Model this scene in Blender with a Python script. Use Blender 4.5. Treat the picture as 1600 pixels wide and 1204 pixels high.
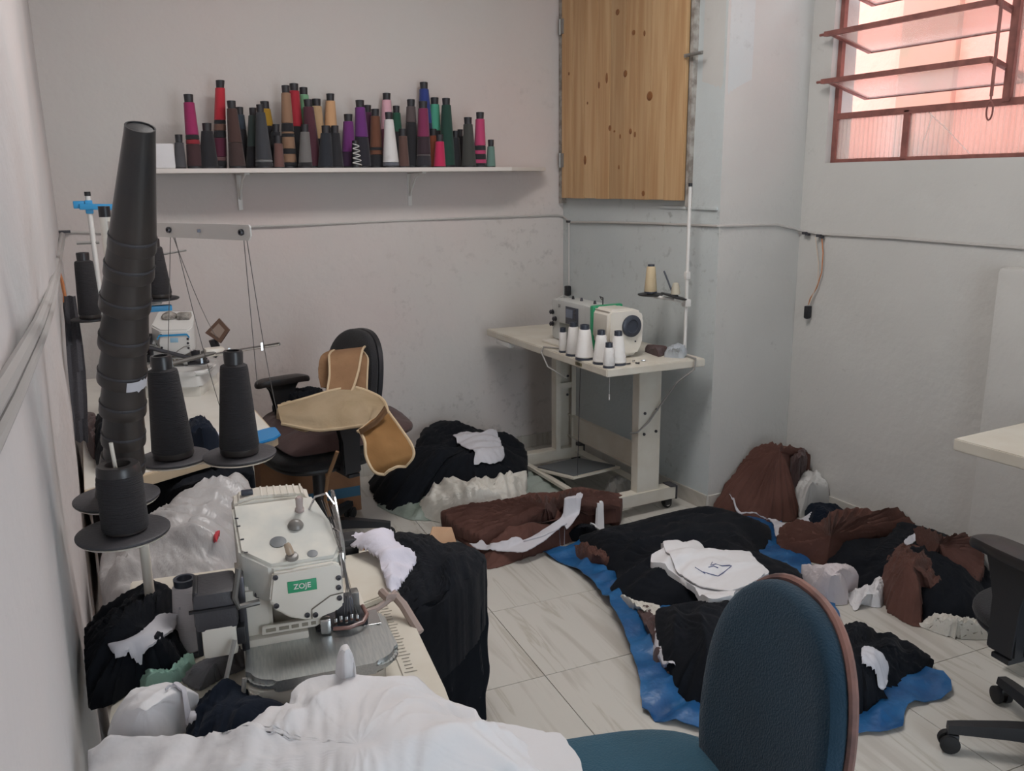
import bpy, bmesh, math, random
from mathutils import Vector, Matrix, noise
from math import sin, cos, pi, radians, sqrt
random.seed(7)
for o in list(bpy.data.objects): bpy.data.objects.remove(o)
S = bpy.context.scene
COL = S.collection
# ------------------------------------------------------------------ camera, world, light, exposure
F = 1339.0; CH = 1.55
PIT, YAW, ROL = radians(13.4), radians(28.2), radians(-0.75)
fw = Vector((sin(YAW)*cos(PIT), cos(YAW)*cos(PIT), -sin(PIT)))
r0 = Vector((cos(YAW), -sin(YAW), 0)); u0 = r0.cross(fw)
rt = r0*cos(ROL) + u0*sin(ROL); up = -r0*sin(ROL) + u0*cos(ROL)
EYE = Vector((0, 0, CH))
cd = bpy.data.cameras.new('camera'); cam = bpy.data.objects.new('camera', cd); COL.objects.link(cam)
cd.sensor_width = 36; cd.lens = 36*F/1600; cd.clip_start = 0.02
mc = Matrix((rt, up, -fw)).transposed().to_4x4(); mc.translation = EYE
cam.matrix_world = mc; S.camera = cam

wd = bpy.data.worlds.new('sky'); S.world = wd; wd.use_nodes = True
wn = wd.node_tree; bg = wn.nodes['Background']
bg.inputs[0].default_value = (0.80, 0.90, 1.0, 1); bg.inputs[1].default_value = 3.3
sd = bpy.data.lights.new('sun', 'SUN'); sun = bpy.data.objects.new('sun', sd); COL.objects.link(sun)
sd.energy = 5.5; sd.angle = radians(2); sd.color = (1, .93, .85)
sun.rotation_euler = Vector((0.55, 0.25, -1.0)).to_track_quat('-Z', 'Y').to_euler()
ld = bpy.data.lights.new('added_fill_light', 'AREA'); lo = bpy.data.objects.new('added_fill_light', ld); COL.objects.link(lo)  # fill light added below the unseen ceiling to brighten the room, no actual fixture
ld.shape = 'RECTANGLE'; ld.size = 1.2; ld.size_y = 0.5; ld.energy = 24; ld.color = (1, .955, .93)
lo.location = (1.3, 2.2, 3.05)
S.view_settings.view_transform = 'Standard'; S.view_settings.look = 'None'
S.view_settings.gamma = 1; S.view_settings.use_curve_mapping = False
S.view_settings.exposure = 0.66
# ------------------------------------------------------------------ pixel <-> world helpers (real depths)
def ray(x, y): return fw + rt*((x-800)/F) - up*((y-602)/F)
def at(x, y, ax, v):
    d = ray(x, y); return EYE + d*((v-EYE[ax])/d[ax])
def atz(x, y, v): return at(x, y, 2, v)
def atx(x, y, v): return at(x, y, 0, v)
def aty(x, y, v): return at(x, y, 1, v)
def atk(x, y, k): return EYE + ray(x, y)*k
def hit(x, y, lift=0.0, default=None):
    dg = bpy.context.evaluated_depsgraph_get()
    ok, p, n, i, o, m = S.ray_cast(dg, EYE, ray(x, y).normalized())
    if not ok: return default
    if n.dot(ray(x, y)) > 0: n = -n
    return p + n*lift
def drop(p, lift=0.0):
    dg = bpy.context.evaluated_depsgraph_get()
    ok, q, n, i, o, m = S.ray_cast(dg, Vector(p), Vector((0, 0, -1)))
    return q.z + lift if ok else 0.0
# ------------------------------------------------------------------ materials
def lin(h):
    h = h.lstrip('#'); c = [int(h[i:i+2], 16)/255 for i in (0, 2, 4)]
    return [x/12.92 if x <= .04045 else ((x+.055)/1.055)**2.4 for x in c] + [1]
MATS = {}
def mat(name, hexc, rough=.6, metal=0, hex2=None, scale=8, bump=0, bscale=60, spec=None, stretch=None, detail=4, sheen=0, coat=0, trans=0, alpha=1):
    if name in MATS: return MATS[name]
    m = bpy.data.materials.new(name); m.use_nodes = True; nt = m.node_tree; b = nt.nodes['Principled BSDF']
    b.inputs['Base Color'].default_value = lin(hexc); b.inputs['Roughness'].default_value = rough
    b.inputs['Metallic'].default_value = metal
    if spec is not None: b.inputs['Specular IOR Level'].default_value = spec
    if sheen: b.inputs['Sheen Weight'].default_value = sheen; b.inputs['Sheen Roughness'].default_value = .5
    if coat: b.inputs['Coat Weight'].default_value = coat
    if trans: b.inputs['Transmission Weight'].default_value = trans
    if alpha < 1: b.inputs['Alpha'].default_value = alpha
    tc = nt.nodes.new('ShaderNodeTexCoord'); src = tc.outputs['Object']
    if stretch:
        mp = nt.nodes.new('ShaderNodeMapping'); mp.inputs['Scale'].default_value = stretch
        nt.links.new(src, mp.inputs[0]); src = mp.outputs[0]
    if hex2:
        n = nt.nodes.new('ShaderNodeTexNoise'); n.inputs['Scale'].default_value = scale; n.inputs['Detail'].default_value = detail
        nt.links.new(src, n.inputs['Vector'])
        r = nt.nodes.new('ShaderNodeValToRGB'); r.color_ramp.elements[0].position = .38; r.color_ramp.elements[1].position = .64
        r.color_ramp.elements[0].color = lin(hexc); r.color_ramp.elements[1].color = lin(hex2)
        nt.links.new(n.outputs[0], r.inputs[0]); nt.links.new(r.outputs[0], b.inputs['Base Color'])
    if bump:
        n2 = nt.nodes.new('ShaderNodeTexNoise'); n2.inputs['Scale'].default_value = bscale; n2.inputs['Detail'].default_value = 3
        nt.links.new(src, n2.inputs['Vector']); bm = nt.nodes.new('ShaderNodeBump'); bm.inputs['Strength'].default_value = bump
        bm.inputs['Distance'].default_value = .01
        nt.links.new(n2.outputs[0], bm.inputs['Height']); nt.links.new(bm.outputs[0], b.inputs['Normal'])
    MATS[name] = m; return m
def wallmat(name, c1, c2, dirt, dirt_lo=.60, dirt_hi=.75, low=0):
    """painted plaster: soft tone drift, scuffs and specks, uneven trowelled relief"""
    m = bpy.data.materials.new(name); m.use_nodes = True; nt = m.node_tree; b = nt.nodes['Principled BSDF']; L = nt.links.new
    b.inputs['Roughness'].default_value = .75; b.inputs['Specular IOR Level'].default_value = .25
    tc = nt.nodes.new('ShaderNodeTexCoord')
    def nz(sc, det, rg=.5):
        n = nt.nodes.new('ShaderNodeTexNoise'); n.inputs['Scale'].default_value = sc; n.inputs['Detail'].default_value = det
        n.inputs['Roughness'].default_value = rg; L(tc.outputs['Object'], n.inputs['Vector']); return n
    def ramp(src, a, bb, ca, cb):
        r = nt.nodes.new('ShaderNodeValToRGB'); e = r.color_ramp.elements
        e[0].position = a; e[1].position = bb; e[0].color = ca; e[1].color = cb; L(src, r.inputs[0]); return r
    base = ramp(nz(1.1, 3).outputs[0], .35, .65, lin(c1), lin(c2))
    zone = ramp(nz(1.7, 2).outputs[0], .44, .62, (0, 0, 0, 1), (1, 1, 1, 1))
    speck = ramp(nz(17, 7, .68).outputs[0], dirt_lo, dirt_hi, (0, 0, 0, 1), (1, 1, 1, 1))
    mul = nt.nodes.new('ShaderNodeMath'); mul.operation = 'MULTIPLY'; L(zone.outputs[0], mul.inputs[0]); L(speck.outputs[0], mul.inputs[1])
    if low:     # damp marks gather on the lower right of this wall
        sp = nt.nodes.new('ShaderNodeSeparateXYZ'); L(tc.outputs['Object'], sp.inputs[0])
        a1 = nt.nodes.new('ShaderNodeMath'); a1.operation = 'MULTIPLY_ADD'; L(sp.outputs[2], a1.inputs[0]); a1.inputs[1].default_value = -.55; a1.inputs[2].default_value = .25
        a2 = nt.nodes.new('ShaderNodeMath'); a2.operation = 'MULTIPLY_ADD'; a2.use_clamp = True; L(sp.outputs[0], a2.inputs[0]); a2.inputs[1].default_value = .45; L(a1.outputs[0], a2.inputs[2])
        m3 = nt.nodes.new('ShaderNodeMath'); m3.operation = 'MULTIPLY'; L(a2.outputs[0], m3.inputs[0]); L(mul.outputs[0], m3.inputs[1]); mul = m3
    mul2 = nt.nodes.new('ShaderNodeMath'); mul2.operation = 'MULTIPLY'; mul2.inputs[1].default_value = .55; L(mul.outputs[0], mul2.inputs[0])
    mx = nt.nodes.new('ShaderNodeMix'); mx.data_type = 'RGBA'; L(mul2.outputs[0], mx.inputs[0]); L(base.outputs[0], mx.inputs[6])
    mx.inputs[7].default_value = lin(dirt); L(mx.outputs[2], b.inputs['Base Color'])
    ad = nt.nodes.new('ShaderNodeMath'); ad.operation = 'ADD'; L(nz(5, 4).outputs[0], ad.inputs[0])
    sc = nt.nodes.new('ShaderNodeMath'); sc.operation = 'MULTIPLY'; sc.inputs[1].default_value = .15; L(nz(45, 4).outputs[0], sc.inputs[0]); L(sc.outputs[0], ad.inputs[1])
    bm = nt.nodes.new('ShaderNodeBump'); bm.inputs['Strength'].default_value = .35; bm.inputs['Distance'].default_value = .03
    L(ad.outputs[0], bm.inputs['Height']); L(bm.outputs[0], b.inputs['Normal'])
    return m
M_back = wallmat('plaster_back', '#cbbfbb', '#c6c2be', '#5d5552', .54, .72, low=1)
M_left = wallmat('plaster_left', '#cfc9c8', '#c6c4c4', '#8a8584', .62, .8)
M_door = wallmat('plaster_alcove', '#bcc3c4', '#c3c8c7', '#6d6c6a', .56, .72)
M_right = wallmat('plaster_right', '#c8c6c2', '#c0bfbb', '#7a7876', .62, .8)
M_ceil = wallmat('plaster_ceiling', '#d8d6d2', '#d0cfcb', '#9a9896', .65, .85)
M_cream = mat('cream_laminate', '#d0cbbf', .45, hex2='#c9c2b4', scale=9)
M_white_lam = mat('white_laminate', '#d6d3cb', .4, hex2='#cdc9c0', scale=6)
M_ivory = mat('ivory_enamel', '#dad5cb', .38, hex2='#d3cdc1', scale=5, coat=.2)
M_dusty = mat('dusty_enamel', '#d3d0c6', .55, hex2='#bfc0ba', scale=14, detail=6)
M_steel = mat('brushed_steel', '#c2c4c2', .34, .85, hex2='#b2b6b6', scale=30, stretch=(12, 1, 12))
M_chrome = mat('chrome', '#c8c8c8', .15, 1)
M_dsteel = mat('dark_steel', '#55555a', .4, .9)
M_blackp = mat('black_plastic', '#1d1e22', .42, bump=.05, bscale=200)
M_greyp = mat('charcoal_plastic', '#3c3b3f', .5, bump=.1, bscale=150)
M_spool = mat('black_spool_plastic', '#29282a', .33, hex2='#38322f', scale=7)
M_thread_b = mat('black_thread', '#222023', .8, bump=.5, bscale=40, stretch=(1, 1, 14), sheen=.05)
M_thread_w = mat('white_thread', '#dedcd9', .85, bump=.3, bscale=40, stretch=(1, 1, 14))
M_beige_t = mat('beige_thread', '#c9b695', .8, bump=.3, bscale=40, stretch=(1, 1, 14))
M_whitep = mat('white_plastic', '#d8d6d2', .4)
M_green = mat('green_decal', '#2f9468', .4)
M_green2 = mat('pale_green_decal', '#4fb882', .4)
M_gstripe = mat('grey_decal', '#5f6468', .4)
M_blue_d = mat('blue_decal', '#2f8fc4', .4)
M_lens = mat('smoked_lens', '#5f4a40', .15, spec=.6)
M_clear = mat('clear_guard', '#cfc4c0', .08, alpha=.35)
M_rubber = mat('black_rubber', '#1a1a1c', .75)
M_screen = mat('dark_screen', '#363b46', .35)
M_wire = mat('grey_cable', '#8d8a86', .5)
M_wireo = mat('orange_wire', '#b9794f', .5)
M_thr = mat('thread_line', '#6a6664', .8)
M_card = mat('cardboard', '#8a6245', .85, hex2='#7e583e', scale=10)
M_cardl = mat('light_cardboard', '#b39274', .85, hex2='#a78468', scale=10)
M_cardblue = mat('blue_print', '#2f5a72', .7)
M_blk = mat('black_cotton', '#14171d', .9, bump=.3, bscale=30, sheen=.03, spec=.15)
M_navy = mat('navy_cotton', '#121a27', .9, bump=.3, bscale=30, sheen=.04, spec=.15)
M_brn = mat('brown_jersey', '#61443d', .9, bump=.3, bscale=30, hex2='#543932', scale=5, sheen=.06, spec=.15)
M_wht = mat('white_cotton', '#d8d7d9', .9, bump=.25, bscale=25, spec=.2)
M_wht2 = mat('white_paper_cloth', '#c2c1c7', .85, bump=.2, bscale=25, spec=.2)
M_crm = mat('cream_cotton', '#cfccc4', .9, bump=.3, bscale=30, spec=.2)
M_gry = mat('grey_cloth', '#6c6c70', .9, bump=.4, bscale=30)
M_mint = mat('mint_cloth', '#8fb3a4', .9, bump=.3, bscale=30)
M_tan = mat('tan_padding', '#b58a58', .85, hex2='#a07848', scale=6, bump=.3, bscale=18)
M_tan2 = mat('beige_canvas', '#cfbc9e', .85, hex2='#c2ad8c', scale=6, bump=.3, bscale=30)
M_tan3 = mat('brown_canvas', '#8b6a4c', .85, hex2='#7c5c40', scale=6, bump=.3, bscale=30)
M_piping = mat('beige_piping', '#bda88a', .8)
M_cush = mat('brown_cushion', '#4d3a39', .9, bump=.4, bscale=20, sheen=.1)
M_teal = mat('teal_upholstery', '#142e3e', .85, hex2='#183648', scale=4, bump=.3, bscale=260, sheen=.15, spec=.25)
M_teal2 = mat('teal_seat_upholstery', '#244c5e', .85, hex2='#295468', scale=5, bump=.3, bscale=260, sheen=.2, spec=.25)
M_copper = mat('worn_copper_piping', '#8a655c', .35, hex2='#4a3a3a', scale=12)
M_bseat = mat('black_upholstery', '#17171b', .85, bump=.3, bscale=200, sheen=.1)
M_tarp = mat('blue_tarp', '#184b7c', .42, hex2='#235f92', scale=9, bump=.9, bscale=16, spec=.5)
M_pine = None
def glassmat():
    m = bpy.data.materials.new('ribbed_glass'); m.use_nodes = True; nt = m.node_tree
    for n in list(nt.nodes): nt.nodes.remove(n)
    o = nt.nodes.new('ShaderNodeOutputMaterial'); mix = nt.nodes.new('ShaderNodeMixShader'); a = nt.nodes.new('ShaderNodeBsdfTransparent')
    a.inputs[0].default_value = (.93, .9, .88, 1)
    b = nt.nodes.new('ShaderNodeBsdfPrincipled'); b.inputs['Base Color'].default_value = lin('#e8dcd6'); b.inputs['Roughness'].default_value = .25
    b.inputs['Transmission Weight'].default_value = .35
    mix.inputs[0].default_value = .42; nt.links.new(a.outputs[0], mix.inputs[1]); nt.links.new(b.outputs[0], mix.inputs[2]); nt.links.new(mix.outputs[0], o.inputs[0])
    return m
M_glass = glassmat()
def plasticbag():
    m = bpy.data.materials.new('translucent_bag_film'); m.use_nodes = True; nt = m.node_tree
    for n in list(nt.nodes): nt.nodes.remove(n)
    o = nt.nodes.new('ShaderNodeOutputMaterial'); mix = nt.nodes.new('ShaderNodeMixShader'); a = nt.nodes.new('ShaderNodeBsdfTransparent')
    a.inputs[0].default_value = (.9, .9, .9, 1)
    b = nt.nodes.new('ShaderNodeBsdfPrincipled'); b.inputs['Base Color'].default_value = lin('#b3b1b1'); b.inputs['Roughness'].default_value = .32
    n = nt.nodes.new('ShaderNodeTexNoise'); n.inputs['Scale'].default_value = 9; n.inputs['Detail'].default_value = 5
    bm = nt.nodes.new('ShaderNodeBump'); bm.inputs['Strength'].default_value = .5; bm.inputs['Distance'].default_value = .02
    nt.links.new(n.outputs[0], bm.inputs['Height']); nt.links.new(bm.outputs[0], b.inputs['Normal'])
    mix.inputs[0].default_value = .86; nt.links.new(a.outputs[0], mix.inputs[1]); nt.links.new(b.outputs[0], mix.inputs[2]); nt.links.new(mix.outputs[0], o.inputs[0])
    return m
M_bag = plasticbag()
# ------------------------------------------------------------------ object helpers
MW = {}          # world matrix of every empty / object, kept by hand
def setw(o, m): o.matrix_world = m; MW[o.name] = m.copy()
def thing(name, label, cat, loc=(0, 0, 0), rz=0, group=None):
    o = bpy.data.objects.new(name, None); COL.objects.link(o); o.empty_display_size = .05
    o.location = loc; o.rotation_euler = (0, 0, rz)
    MW[o.name] = Matrix.Translation(Vector(loc)) @ Matrix.Rotation(rz, 4, 'Z')
    o['label'] = label; o['category'] = cat
    if group: o['group'] = group
    return o
def tag(o, label, cat, group=None, kind=None):
    o['label'] = label; o['category'] = cat
    if group: o['group'] = group
    if kind: o['kind'] = kind
    return o
def struct(o): o['kind'] = 'structure'; return o
class MB:
    def __init__(s): s.bm = bmesh.new()
    def box(s, c, d, rot=None, bev=0, taper=None):
        r = bmesh.ops.create_cube(s.bm, size=1); vs = r['verts']
        for v in vs:
            v.co = Vector((v.co.x*d[0], v.co.y*d[1], v.co.z*d[2]))
            if taper and v.co.z > 0: v.co.x *= taper; v.co.y *= taper
        if bev:
            es = list({e for v in vs for e in v.link_edges})
            rr = bmesh.ops.bevel(s.bm, geom=es, offset=bev, segments=2, affect='EDGES', profile=.6)
            vs = list({v for f in rr['faces'] for v in f.verts} | {v for v in vs if v.is_valid})
        m = Matrix.Translation(Vector(c)) @ (rot.to_4x4() if rot else Matrix.Identity(4))
        for v in vs: v.co = m @ v.co
        return s
    def cyl(s, p0, p1, r0, r1=None, n=16, cap=True):
        p0 = Vector(p0); p1 = Vector(p1); r1 = r0 if r1 is None else r1; d = (p1-p0)
        q = d.to_track_quat('Z', 'Y'); A = []; B = []
        for i in range(n):
            t = 2*pi*i/n; w = q @ Vector((cos(t), sin(t), 0))
            A.append(s.bm.verts.new(p0+w*r0)); B.append(s.bm.verts.new(p1+w*r1))
        for i in range(n): s.bm.faces.new((A[i], A[(i+1) % n], B[(i+1) % n], B[i]))
        if cap: s.bm.faces.new(A[::-1]); s.bm.faces.new(B)
        return s
    def lathe(s, prof, c=(0, 0, 0), n=24, axis=None, cap=True):
        c = Vector(c); q = Vector(axis).to_track_quat('Z', 'Y') if axis is not None else None; R = []
        for r, z in prof:
            ring = []
            for i in range(n):
                t = 2*pi*i/n; p = Vector((r*cos(t), r*sin(t), z)); ring.append(s.bm.verts.new(c + (q @ p if q else p)))
            R.append(ring)
        for a, b in zip(R, R[1:]):
            for i in range(n): s.bm.faces.new((a[i], a[(i+1) % n], b[(i+1) % n], b[i]))
        if cap: s.bm.faces.new(R[0][::-1]); s.bm.faces.new(R[-1])
        return s
    def tube(s, pts, r, n=8, rend=None):
        pts = [Vector(p) for p in pts]; R = []; N = len(pts); a = None
        for k, p in enumerate(pts):
            d = (pts[min(k+1, N-1)]-pts[max(k-1, 0)]).normalized(); rr = r if rend is None else r+(rend-r)*k/(N-1)
            if a is None: a = d.cross(Vector((0, 0, 1)) if abs(d.z) < .9 else Vector((1, 0, 0))).normalized()
            else: a = (a-d*a.dot(d)).normalized()
            b = d.cross(a)
            R.append([s.bm.verts.new(p+(a*cos(2*pi*i/n)+b*sin(2*pi*i/n))*rr) for i in range(n)])
        for A, B in zip(R, R[1:]):
            for i in range(n): s.bm.faces.new((A[i], B[i], B[(i+1) % n], A[(i+1) % n]))
        s.bm.faces.new(R[0]); s.bm.faces.new(R[-1][::-1]); return s
    def prism(s, poly, z0, z1, m=None, bev=0, top=None):
        """poly xy list, extruded z0..z1 (z may be a function of (x,y)); m maps to place"""
        f0 = z0 if callable(z0) else (lambda x, y: z0); f1 = z1 if callable(z1) else (lambda x, y: z1); top = top or poly
        A = [s.bm.verts.new(Vector((x, y, f0(x, y)))) for x, y in poly]; B = [s.bm.verts.new(Vector((x, y, f1(x, y)))) for x, y in top]
        n = len(poly); fs = [s.bm.faces.new(A[::-1]), s.bm.faces.new(B)]
        for i in range(n): fs.append(s.bm.faces.new((A[i], A[(i+1) % n], B[(i+1) % n], B[i])))
        vs = A+B
        if bev:
            es = list({e for f in fs for e in f.edges})
            rr = bmesh.ops.bevel(s.bm, geom=es, offset=bev, segments=2, affect='EDGES')
            vs = list({v for f in rr['faces'] for v in f.verts} | {v for v in vs if v.is_valid} )
        if m is not None:
            for v in vs: v.co = m @ v.co
        return s
    def grid(s, P):
        """P[i][j] rows of points"""
        V = [[s.bm.verts.new(p) for p in row] for row in P]
        for i in range(len(V)-1):
            for j in range(len(V[0])-1): s.bm.faces.new((V[i][j], V[i+1][j], V[i+1][j+1], V[i][j+1]))
        return s
    def build(s, name, m, parent=None, smooth=True, world=False, angle=40):
        bmesh.ops.recalc_face_normals(s.bm, faces=s.bm.faces)
        me = bpy.data.meshes.new(name)
        if parent is not None and world:
            inv = MW[parent.name].inverted()
            for v in s.bm.verts: v.co = inv @ v.co
        s.bm.to_mesh(me); s.bm.free()
        if m: me.materials.append(m)
        if smooth:
            me.shade_smooth()
            try: me.set_sharp_from_angle(angle=radians(angle))
            except Exception: pass
        o = bpy.data.objects.new(name, me); COL.objects.link(o)
        if parent is not None: o.parent = parent; MW[o.name] = MW[parent.name].copy()
        else: MW[o.name] = Matrix.Identity(4)
        return o
def copytree(root, loc, rz=0, label=None, group=None):
    r = root.copy(); COL.objects.link(r); r.location = loc; r.rotation_euler = (0, 0, rz)
    MW[r.name] = Matrix.Translation(Vector(loc)) @ Matrix.Rotation(rz, 4, 'Z')
    if label: r['label'] = label
    if group: r['group'] = group
    for ch in list(root.children):
        c = ch.copy(); COL.objects.link(c); c.parent = r
        for g in ch.children: d = g.copy(); COL.objects.link(d); d.parent = c
    return r
def center_origin(o):
    """move a parentless mesh's origin to the middle of its foot"""
    me = o.data; xs = [v.co.x for v in me.vertices]; ys = [v.co.y for v in me.vertices]; zs = [v.co.z for v in me.vertices]
    c = Vector(((min(xs)+max(xs))/2, (min(ys)+max(ys))/2, min(zs)))
    me.transform(Matrix.Translation(-c)); o.location = c; MW[o.name] = Matrix.Translation(c); return o
# ================================================================== ROOM
XA = 2.646; YA = 4.284; YR = 2.967; XR = 3.143; ZC = 3.1
SL = 0.035                                             # left wall runs slightly off square
def lx(y): return .06 - SL*(YA-y)
YB = -1.6
# floor: slab + individual tiles, tile grid turned 5 degrees
fl = struct(MB().box((1.4, 1.3, -.06), (4.6, 6.6, .1)).build('floor', mat('floor_grout', '#8f8a80', .9), smooth=False)); MW[fl.name] = Matrix.Identity(4)
def tilemat():
    m = bpy.data.materials.new('veined_ceramic'); m.use_nodes = True; nt = m.node_tree; b = nt.nodes['Principled BSDF']; L = nt.links.new
    b.inputs['Roughness'].default_value = .22; b.inputs['Specular IOR Level'].default_value = .5
    tc = nt.nodes.new('ShaderNodeTexCoord'); mp = nt.nodes.new('ShaderNodeMapping'); mp.inputs['Scale'].default_value = (9, .8, 1)
    mp.inputs['Rotation'].default_value = (0, 0, radians(-8)); L(tc.outputs['Object'], mp.inputs[0])
    oi = nt.nodes.new('ShaderNodeObjectInfo')
    ad = nt.nodes.new('ShaderNodeVectorMath'); ad.operation = 'ADD'; L(mp.outputs[0], ad.inputs[0])
    sc = nt.nodes.new('ShaderNodeMath'); sc.operation = 'MULTIPLY'; sc.inputs[1].default_value = 40; L(oi.outputs['Random'], sc.inputs[0]); L(sc.outputs[0], ad.inputs[1])
    n = nt.nodes.new('ShaderNodeTexNoise'); n.inputs['Scale'].default_value = 1.5; n.inputs['Detail'].default_value = 5; n.inputs['Distortion'].default_value = .7
    L(ad.outputs[0], n.inputs['Vector'])
    r = nt.nodes.new('ShaderNodeValToRGB'); e = r.color_ramp.elements
    e[0].position = .33; e[0].color = lin('#b5b0a8'); e[1].position = .44; e[1].color = lin('#c3c0b9')
    x = e.new(.56); x.color = lin('#c2bfb8'); x = e.new(.60); x.color = lin('#b3aea4'); x = e.new(.63); x.color = lin('#c2bfb8')
    L(n.outputs[0], r.inputs[0]); L(r.outputs[0], b.inputs['Base Color'])
    return m
M_tile = tilemat()
TS = .46; ta = radians(-5.2); te1 = Vector((cos(ta), sin(ta), 0)); te2 = Vector((-sin(ta), cos(ta), 0)); T0 = Vector((1.25, 2.132, 0))
tb = MB().box((TS/2, TS/2, -.006), (TS-.0022, TS-.0022, .012), bev=.0012)
tile0 = None
for i in range(-6, 6):
    for j in range(-6, 7):
        p = T0 + te1*(i*TS) + te2*(j*TS); c = p+te1*TS/2+te2*TS/2
        if c.x < lx(c.y)-.22 or c.x > XR+.25 or c.y > YA+.25 or c.y < -1.0: continue
        if c.x > XA+.25 and c.y > YR+.25: continue
        if tile0 is None: tile0 = o = tb.build('tile', M_tile, fl, smooth=False)
        else: o = tile0.copy(); COL.objects.link(o); o.parent = fl
        o.location = p; o.rotation_euler = (0, 0, ta)
def wall(name, pts, thick, z0, z1, m, n=(1, 1)):
    """pts: two ends on the room face; thick vector outward"""
    a, b = Vector((*pts[0], 0)), Vector((*pts[1], 0)); t = Vector((*thick, 0))
    return struct(MB().prism([(a.x, a.y), (b.x, b.y), (b.x+t.x, b.y+t.y), (a.x+t.x, a.y+t.y)], z0, z1).build(name, m, smooth=False))
def waved(name, a, b, z0, z1, thick, m, amp=.006):
    """wall whose room face is slightly uneven plaster"""
    a = Vector((*a, 0)); b = Vector((*b, 0)); t = Vector((*thick, 0)); n = -t.normalized(); NX = 40; NZ = 30; P = []
    for i in range(NX+1):
        row = []
        for j in range(NZ+1):
            p = a.lerp(b, i/NX); p = Vector((p.x, p.y, z0+(z1-z0)*j/NZ)); e = min(1, 6*min(i, NX-i)/NX)
            row.append(p + n*amp*e*noise.noise(p*1.6)*1.6)
        P.append(row)
    mb = MB().grid(P)
    mb.prism([(a.x+t.x*.1, a.y+t.y*.1), (b.x+t.x*.1, b.y+t.y*.1), (b.x+t.x, b.y+t.y), (a.x+t.x, a.y+t.y)], z0, z1)
    return struct(mb.build(name, m))
waved('wall_left', (lx(YB), YB), (lx(YA), YA), 0, ZC, (-.15, 0), M_left, .012)
waved('wall_back', (lx(YA)-.15, YA), (XA+.15, YA), 0, ZC, (0, .15), M_back)
waved('wall_alcove', (XA, YA), (XA, YR), 0, ZC, (.15, 0), M_door)
waved('wall_return', (XA, YR), (XR+.15, YR), 0, ZC, (0, .15), M_right, .004)
WZ0 = 1.612; WZ1 = 2.75; WY0 = 2.845; WY1 = .95          # window opening
mb = MB()
def rbox(mb, y0, y1, z0, z1, x0=XR, x1=XR+.15): mb.box(((x0+x1)/2, (y0+y1)/2, (z0+z1)/2), (x1-x0, abs(y1-y0), z1-z0))
rbox(mb, YB, YR, 0, WZ0); rbox(mb, YB, YR, WZ1, ZC); rbox(mb, WY0, YR, WZ0, WZ1); rbox(mb, YB, WY1, WZ0, WZ1)
struct(mb.build('wall_right', M_right, smooth=False))
mb = MB(); mb.box((XR-.02, (1.94+YB)/2, .61), (.10, 1.94-YB, 1.22), bev=.02)
struct(mb.build('trim_1', M_right))                      # thicker lower part of the right wall
struct(MB().box((1.5, 1.35, ZC+.05), (3.9, 6.4, .1)).build('ceiling', M_ceil, smooth=False))
mb = MB(); mb.box((.25, YB-.08, ZC/2), (1.1, .15, ZC)).box((2.75, YB-.08, ZC/2), (1.2, .15, ZC)).box((1.5, YB-.08, 2.75), (1.4, .15, .7))
struct(mb.build('wall_front', M_ceil, smooth=False))   # wall behind the camera, with a wide doorway
# skirting tiles along alcove, return and right wall
def skirting(name, a, b, out):
    a = Vector((*a, 0)); b = Vector((*b, 0)); L = (b-a).length; d = (b-a)/L; o = Vector((*out, 0)); n = max(1, round(L/.46)); h = .075
    root = None
    for k in range(n):
        p0 = a+d*(L*k/n+.0015); p1 = a+d*(L*(k+1)/n-.0015)
        q = MB().prism([(p0.x, p0.y), (p1.x, p1.y), ((p1+o*.01).x, (p1+o*.01).y), ((p0+o*.01).x, (p0+o*.01).y)], 0.001, h)
        if root is None:
            base = struct(MB().prism([(a.x, a.y), (b.x, b.y), ((b+o*.004).x, (b+o*.004).y), ((a+o*.004).x, (a+o*.004).y)], 0.001, h-.003).build(name, M_right, smooth=False)); root = base
        q.build('tile', M_tile, root, smooth=False)
skirting('baseboard_alcove', (XA, YR), (XA, YA), (-1, 0)); skirting('baseboard_return', (XA, YR), (XR, YR), (0, -1))
skirting('baseboard_right', (XR, YR), (XR, 1.96), (-1, 0)); skirting('baseboard_back', (lx(YA), YA), (XA, YA), (0, -1))
# neighbour's salmon wall across the light well, seen through the window
def outmat():
    m = wallmat('salmon_render', '#cf8f82', '#c4837a', '#8a6a55', .55, .8); return m
ow = struct(MB().box((4.35, 2.2, 1.6), (.1, 5.2, 3.2)).build('wall_outside', outmat(), smooth=False))
drp = struct(MB().box((4.285, 3.22, 1.6), (.05, .34, 3.2), bev=.01).build('trim_2', mat('stained_pilaster', '#a8766a', .9, hex2='#8f7465', scale=4), smooth=False))
# ------------------------------------------------------------------ window
M_wf = mat('red_oxide_frame', '#8e5a52', .5, hex2='#7a4c46', scale=20)
win = struct(bpy.data.objects.new('window_1', None)); COL.objects.link(win); MW['window_1'] = Matrix.Identity(4)
xf = XR+.045
def bar(y0, z0, y1, z1, w=.022, x=xf, x2=None, name='frame_bar', d=.022):
    a = Vector((x, y0, z0)); b = Vector((x if x2 is None else x2, y1, z1)); v = b-a
    q = v.to_track_quat('Y', 'Z').to_matrix(); return MB().box((a+b)/2, (d, v.length, w), rot=q).build(name, M_wf, win, smooth=False)
ZM = aty(1294, 179, 0)
zr = 1.812                                              # rail above the fixed panes
bar(WY0, WZ0+.008, WY1, WZ0+.008, .016); bar(WY0, zr, WY1, zr, .026)
bar(WY0-.01, WZ0, WY0-.01, WZ1); bar(WY1+.01, WZ0, WY1+.01, WZ1)
ym = atx(1416, 210, xf).y; bar(ym, WZ0, ym, zr, .024)
yp = atx(1585, 70, xf).y; bar(yp, zr, yp, WZ1, .03, d=.03)
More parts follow.
